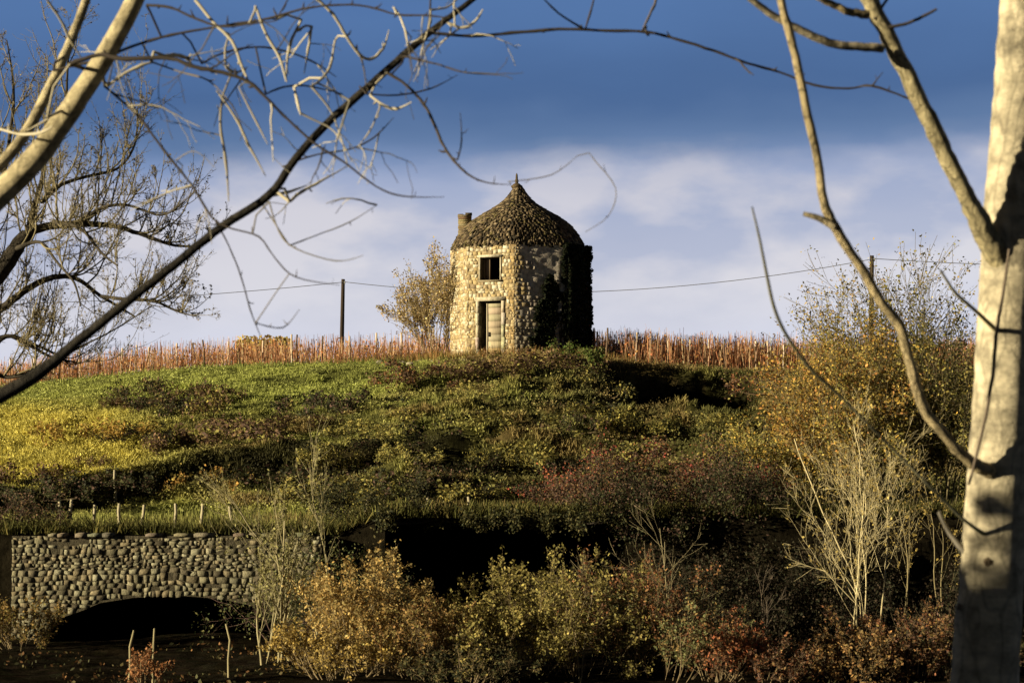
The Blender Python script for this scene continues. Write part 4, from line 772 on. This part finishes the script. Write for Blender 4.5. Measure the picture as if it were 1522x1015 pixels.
TW = [  # dark twigs
 ([(105, 95, 9), (150, 82, 9), (180, 88, 9), (215, 87, 9), (255, 88, 9), (290, 100, 8), (330, 108, 8), (370, 122, 7), (395, 145, 6), (430, 180, 5), (470, 215, 4.5), (510, 240, 4), (560, 278, 3.5), (600, 292, 3), (660, 293, 2)], dk2),
 ([(80, 105, 6), (110, 98, 6), (150, 88, 6), (185, 74, 6), (240, 56, 6), (300, 44, 5), (350, 36, 5), (400, 28, 5), (450, 14, 4.5), (500, 8, 4), (545, 10, 4), (590, 22, 4), (640, 24, 3.5), (670, 28, 3)], dk2),
 ([(218, 8, 5), (255, 12, 5), (290, 28, 4.5), (330, 40, 4), (370, 36, 4), (410, 32, 4)], dk2),
 ([(155, 128, 5), (175, 145, 5), (205, 172, 5), (230, 205, 5), (255, 238, 5), (285, 275, 4.5), (305, 308, 4.5), (320, 328, 4), (345, 340, 3.5), (385, 352, 3.5), (410, 385, 3), (440, 412, 3), (505, 424, 2)], dk2),
 ([(320, 328, 3.5), (340, 365, 3), (358, 410, 3), (372, 460, 3), (388, 502, 2.5)], dk2),
 ([(575, 108, 6), (605, 128, 6), (630, 155, 6), (648, 190, 6), (660, 218, 5.5), (680, 245, 5), (700, 262, 4), (725, 272, 3), (760, 275, 2)], dk2),
 ([(680, 238, 3), (686, 210, 3), (684, 168, 2.5)], dk2),
 ([(645, 50, 6), (700, 54, 6.5), (760, 50, 6.5), (830, 44, 6.5), (900, 46, 6), (960, 48, 6), (1010, 60, 5.5), (1060, 76, 5.5), (1110, 94, 5), (1160, 108, 5), (1210, 127, 4.5), (1260, 132, 4.5), (1296, 128, 4.5), (1345, 145, 4), (1380, 160, 2)], dk2),
 ([(1100, 92, 4), (1110, 104, 3.5), (1120, 112, 3)], dk2), ([(1296, 128, 3.5), (1312, 108, 3)], dk2), ([(955, 46, 4), (966, 22, 5), (975, 0, 5), (985, -60, 4)], (.12, .10, .08)),
 ([(636, 50, 5), (639, 20, 5), (640, -30, 4)], dk2), ([(865, 42, 4), (830, 20, 4), (800, -10, 4)], dk2), ([(870, 44, 4), (880, 10, 4), (890, -30, 4)], dk2),
 ([(300, 95, 4), (330, 80, 4), (380, 70, 4), (430, 78, 3.5), (470, 95, 3.5), (500, 115, 3)], dk2), ([(395, 140, 4), (420, 130, 4), (455, 128, 3.5), (510, 140, 3)], dk2),
 ([(600, 84, 4), (650, 96, 3.5), (690, 108, 3), (740, 112, 2)], dk2), ([(545, 140, 3.5), (590, 142, 3.5), (640, 132, 3), (680, 112, 2)], dk2), ([(420, 248, 3.5), (470, 230, 3.5), (520, 222, 3), (555, 205, 3), (585, 175, 2)], dk2),
 ([(410, 30, 3), (425, 5, 3), (435, -20, 3)], dk2), ([(225, 92, 4), (270, 108, 3.5), (310, 120, 3.5), (340, 150, 3)], (.2, .17, .12)),
 ([(400, 300, 3.5), (415, 345, 3), (440, 370, 3), (500, 388, 2.5), (540, 380, 2)], (.20, .18, .14)), ([(430, 365, 3), (470, 350, 2.5), (520, 330, 2.5), (560, 305, 2)], (.20, .18, .14)), ([(760, 270, 2), (820, 260, 2), (858, 232, 2)], (.2, .18, .15)),
 ([(380, 480, 2.5), (420, 487, 2.5), (445, 460, 2)], (.25, .22, .17)), ([(885, 240, 2), (915, 280, 2), (905, 320, 2), (870, 345, 2)], (.2, .18, .15)), ([(262, 238, 2.5), (290, 225, 2), (320, 250, 2)], (.2, .18, .15)),
 # pale twigs
 ([(160, 128, 6), (185, 110, 6), (210, 98, 7), (228, 92, 6)], lt), ([(245, 84, 7), (262, 82, 8), (278, 88, 7), (286, 96, 4)], lt), ([(70, 175, 5), (92, 165, 5), (30, 200, 3)], lt),
 ([(70, 0, 5), (90, 30, 5), (105, 60, 5), (120, 85, 5)], (.3, .27, .18)), ([(0, 192, 5), (30, 200, 5), (60, 198, 6), (78, 188, 5)], lt), ([(290, 0, 6), (318, 34, 6), (345, 62, 6), (360, 100, 6), (372, 125, 5)], lt),
 ([(335, 70, 4), (336, 100, 5), (352, 108, 5), (368, 100, 4)], lt), ([(468, -4, 6), (495, 22, 6), (515, 55, 6), (535, 82, 6), (552, 88, 6), (570, 72, 4.5), (578, 45, 3.5)], lt), ([(380, 10, 5), (395, 50, 5), (415, 85, 6), (426, 122, 7)], lt),
 ([(448, 30, 5), (430, 70, 6), (425, 120, 6)], lt), ([(463, 40, 5), (458, 75, 5), (452, 110, 4)], lt), ([(498, 60, 4), (490, 100, 5), (475, 120, 6), (460, 130, 5)], lt), ([(592, 20, 4), (602, 45, 4), (606, 68, 4)], lt),
 ([(550, 142, 4), (572, 158, 5), (590, 162, 6), (612, 152, 4)], lt), ([(665, 34, 4), (690, 42, 6), (708, 30, 5), (718, 14, 4)], lt), ([(640, 15, 4), (662, 12, 4), (680, 0, 4)], lt), ([(330, 145, 4), (328, 190, 5), (336, 240, 6), (340, 300, 4)], (.3, .27, .2)),
 ([(322, 135, 3), (350, 175, 5), (372, 220, 5), (395, 262, 4)], (.34, .30, .2)), ([(355, 130, 3), (380, 180, 4), (398, 215, 4)], (.3, .27, .2)), ([(430, 300, 6), (450, 284, 7), (490, 262, 4), (520, 245, 3)], lt), ([(405, 290, 7), (430, 285, 7), (455, 276, 5)], lt),
 ([(437, 130, 5), (444, 160, 5), (447, 172, 4)], lt), ([(520, 150, 4), (508, 185, 4), (503, 205, 4)], (.34, .31, .22)), ([(565, 160, 3.5), (550, 195, 3), (530, 220, 3)], (.3, .27, .2)), ([(606, 70, 3), (640, 60, 3), (655, 80, 2)], dk2),
 ([(1118, 308, 4), (1130, 350, 5), (1140, 400, 7), (1150, 450, 9), (1175, 500, 10), (1215, 560, 11), (1260, 600, 10), (1300, 650, 8)], None)]
g2 = random.Random(4); net = list(C_) + [P(x_, y_, 8.5) for x_, y_ in ((55, 232), (100, 170), (140, 110), (172, 55), (205, -10), (72, 135), (95, 85), (112, 45), (130, -5))]
for pts_, c_ in TW:
    if c_ is None: continue
    pts_ = [(a_, b_, w_ * (.35 if q_ == len(pts_) - 1 else .8)) for q_, (a_, b_, w_) in enumerate(pts_)]; D_ = 8.35 + g2.uniform(-.2, .2); p0 = P(pts_[0][0], pts_[0][1], D_)
    near = min(net, key=lambda q_: (q_ - p0).length); cc_ = tuple(np.array(c_) * g2.uniform(.85, 1.15)); px_n = (near - p0).length / D_ * F
    if 0 < pts_[0][1] and 6 < px_n < 160:                        # joins its bough
        w_ = pts_[0][2]; mid_ = near.lerp(p0, .5) + Vector((g2.uniform(-.02, .02), 0, g2.uniform(.0, .03))); tw.tube([near, mid_, p0], [w_ * .45 * D_ / F, w_ * .45 * D_ / F, w_ * .5 * D_ / F], cc_, 5)
    o_, r_ = stroke(tw, pts_, D_, cc_, 5, 4, .05, g2.uniform(-.3, .3), .16); net += o_
    for q_ in range(2, len(o_) - 1, 3):                          # buds and side spurs
        if g2.random() < .5:
            d_ = Vector((g2.gauss(0, 1), g2.gauss(0, .6), g2.gauss(.4, 1))).normalized() * g2.uniform(.010, .035); tw.tube([o_[q_], o_[q_] + d_ * .6, o_[q_] + d_ + Vector((0, 0, .008))], [r_[q_] * .8, r_[q_] * .7, r_[q_] * .3], cc_, 4)
cand = [q_ for q_ in net if 120 < 761 + F * q_.x / q_.y < 760 and q_.z > .75]
prt = dict(seg=.035, wander=.16, up=-.05, kids=3, ang=(25, 60), ratio=(.35, .6), leaflv=-1, rr=.6, t0=.2)
for i in range(46):
    q_ = g2.choice(cand); c_ = lt if g2.random() < .62 else (.10, .085, .06)
    grow(tw, [], q_, Vector((g2.uniform(-.6, 1), g2.gauss(0, .3), g2.uniform(-1, .4))), g2.uniform(.12, .34), g2.uniform(.0025, .005), 1, prt, g2, c_)
tw.build('twigs', M['twig'], fl)
# ------------------------------------------------------------ foreground: right tree
fr_ = thing('foreground_tree', (P(1470, 900, 8).x, 8, float(valley(1.8, 8))), 'big smooth pale trunk with forked limbs filling the right edge', 'tree')
m = MB(); pth = [(1440, 1500, 122), (1450, 1250, 108), (1460, 1080, 100), (1466, 960, 98), (1474, 860, 94), (1481, 740, 90), (1488, 620, 86), (1494, 500, 84), (1500, 400, 84), (1502, 320, 80), (1508, 200, 72), (1514, 80, 66), (1520, -40, 62), (1530, -300, 50), (1540, -700, 26)]
stroke(m, pth, 8.0, (.56, .49, .33), 24, 8, .004, 0, .022); 
m.build('trunk', M['pale'], fr_, smooth=True)
for (px, py, r_, d_) in ((1511, 45, .018, 7.935), (1436, 905, .02, 7.955), (1490, 700, .014, 7.90), (1470, 835, .016, 7.89)):   # branch scars
    m = MB(); q = P(px, py, d_); m.tube([q + Vector((0, .03, 0)), q + Vector((0, -.0, 0)), q + Vector((0, -.006, 0)), q + Vector((0, .004, 0))], [r_ * 1.5, r_ * 1.1, r_ * .7, .002], (.24, .18, .11), 9); m.build('knot', M['bark'], fr_, smooth=True)
m = MB(); stroke(m, [(1506, 430, 26), (1484, 384, 34), (1465, 348, 36), (1448, 315, 30), (1430, 280, 26), (1405, 228, 26), (1380, 175, 26), (1350, 115, 25), (1320, 55, 24), (1296, 8, 24), (1275, -40, 24), (1240, -150, 20), (1200, -320, 12)], 7.98, (.70, .60, .34), 14, 5, .03, -.5, .06); m.build('limb', M['bark'], fr_, smooth=True)
m = MB(); stroke(m, [(1470, 700, 22), (1452, 692, 20), (1438, 682, 17), (1420, 665, 16), (1398, 640, 16), (1375, 610, 16), (1362, 575, 16), (1350, 530, 15), (1335, 480, 16), (1310, 450, 15), (1285, 405, 15), (1262, 372, 15), (1240, 335, 16), (1224, 300, 14), (1215, 235, 13), (1200, 170, 13), (1186, 100, 13), (1172, 45, 13), (1160, 0, 12), (1145, -70, 11), (1120, -250, 6)], 7.9, (.72, .58, .32), 10, 4, .03, -.7, .05)
stroke(m, [(1240, 338, 12), (1218, 325, 10), (1194, 318, 7)], 7.45, (.55, .46, .28), 7, 4)
m.build('limb', M['bark'], fr_, smooth=True)
m = MB(); stroke(m, [(1312, 72, 14), (1280, 70, 13), (1240, 66, 13), (1200, 50, 13), (1160, 30, 12), (1130, 10, 11), (1105, -12, 10), (1060, -60, 7)], 7.6, (.58, .50, .33), 8, 5, .03, -.2)
stroke(m, [(1290, 22, 14), (1262, 18, 12), (1235, 6, 11), (1210, -8, 10), (1150, -50, 6)], 7.5, (.58, .46, .24), 8, 5, .05, -.1)
m.build('branch', M['bark'], fr_, smooth=True)
m = MB(); stroke(m, [(1320, 42, 6), (1350, 35, 5), (1370, 26, 5), (1392, 14, 4)], 7.6, dk2, 5, 4, .05); stroke(m, [(1300, 30, 6), (1310, 12, 5), (1322, -5, 4)], 7.6, dk2, 5)
stroke(m, [(1118, 308, 2.5), (1128, 350, 3.8), (1138, 400, 4.6), (1150, 455, 5.4), (1170, 500, 5.8), (1205, 548, 5.4), (1250, 590, 4), (1300, 640, 4), (1350, 690, 4), (1430, 770, 5), (1474, 800, 8)], 6.6, (.24, .23, .14), 6, 4, .02, 1.35)
stroke(m, [(1398, 402, 4), (1420, 435, 5), (1448, 460, 6), (1480, 490, 8)], 7.4, (.40, .36, .2), 5, 4, .02, .5)
stroke(m, [(1500, 370, 4), (1490, 440, 5), (1480, 500, 6), (1475, 560, 6), (1460, 640, 5), (1440, 720, 4)], 7.78, (.14, .11, .08), 5, 4, .05)
stroke(m, [(1395, 760, 6), (1410, 790, 7), (1430, 815, 10), (1462, 842, 14), (1490, 850, 14)], 7.99, (.2, .18, .14), 6, 4, .03)
m.build('twigs', M['twig'], fr_)
shade_hedge = shrub('hedge', -3020, 5.5, 2.62, 4.0, 'unseen leafy hedge added outside the left edge to shade the near trunk', 'hedge', 26, 2, (.12, .09, .05), brown + olivel, 42000, .10, .02, 1.0, seed=130, jit=.15, base_w=.6)  # hedge out of view, added to shade the lower right trunk and bough
print('objects', len(bpy.data.objects), 'faces', sum(len(o.data.polygons) for o in bpy.data.objects if o.type == 'MESH'))
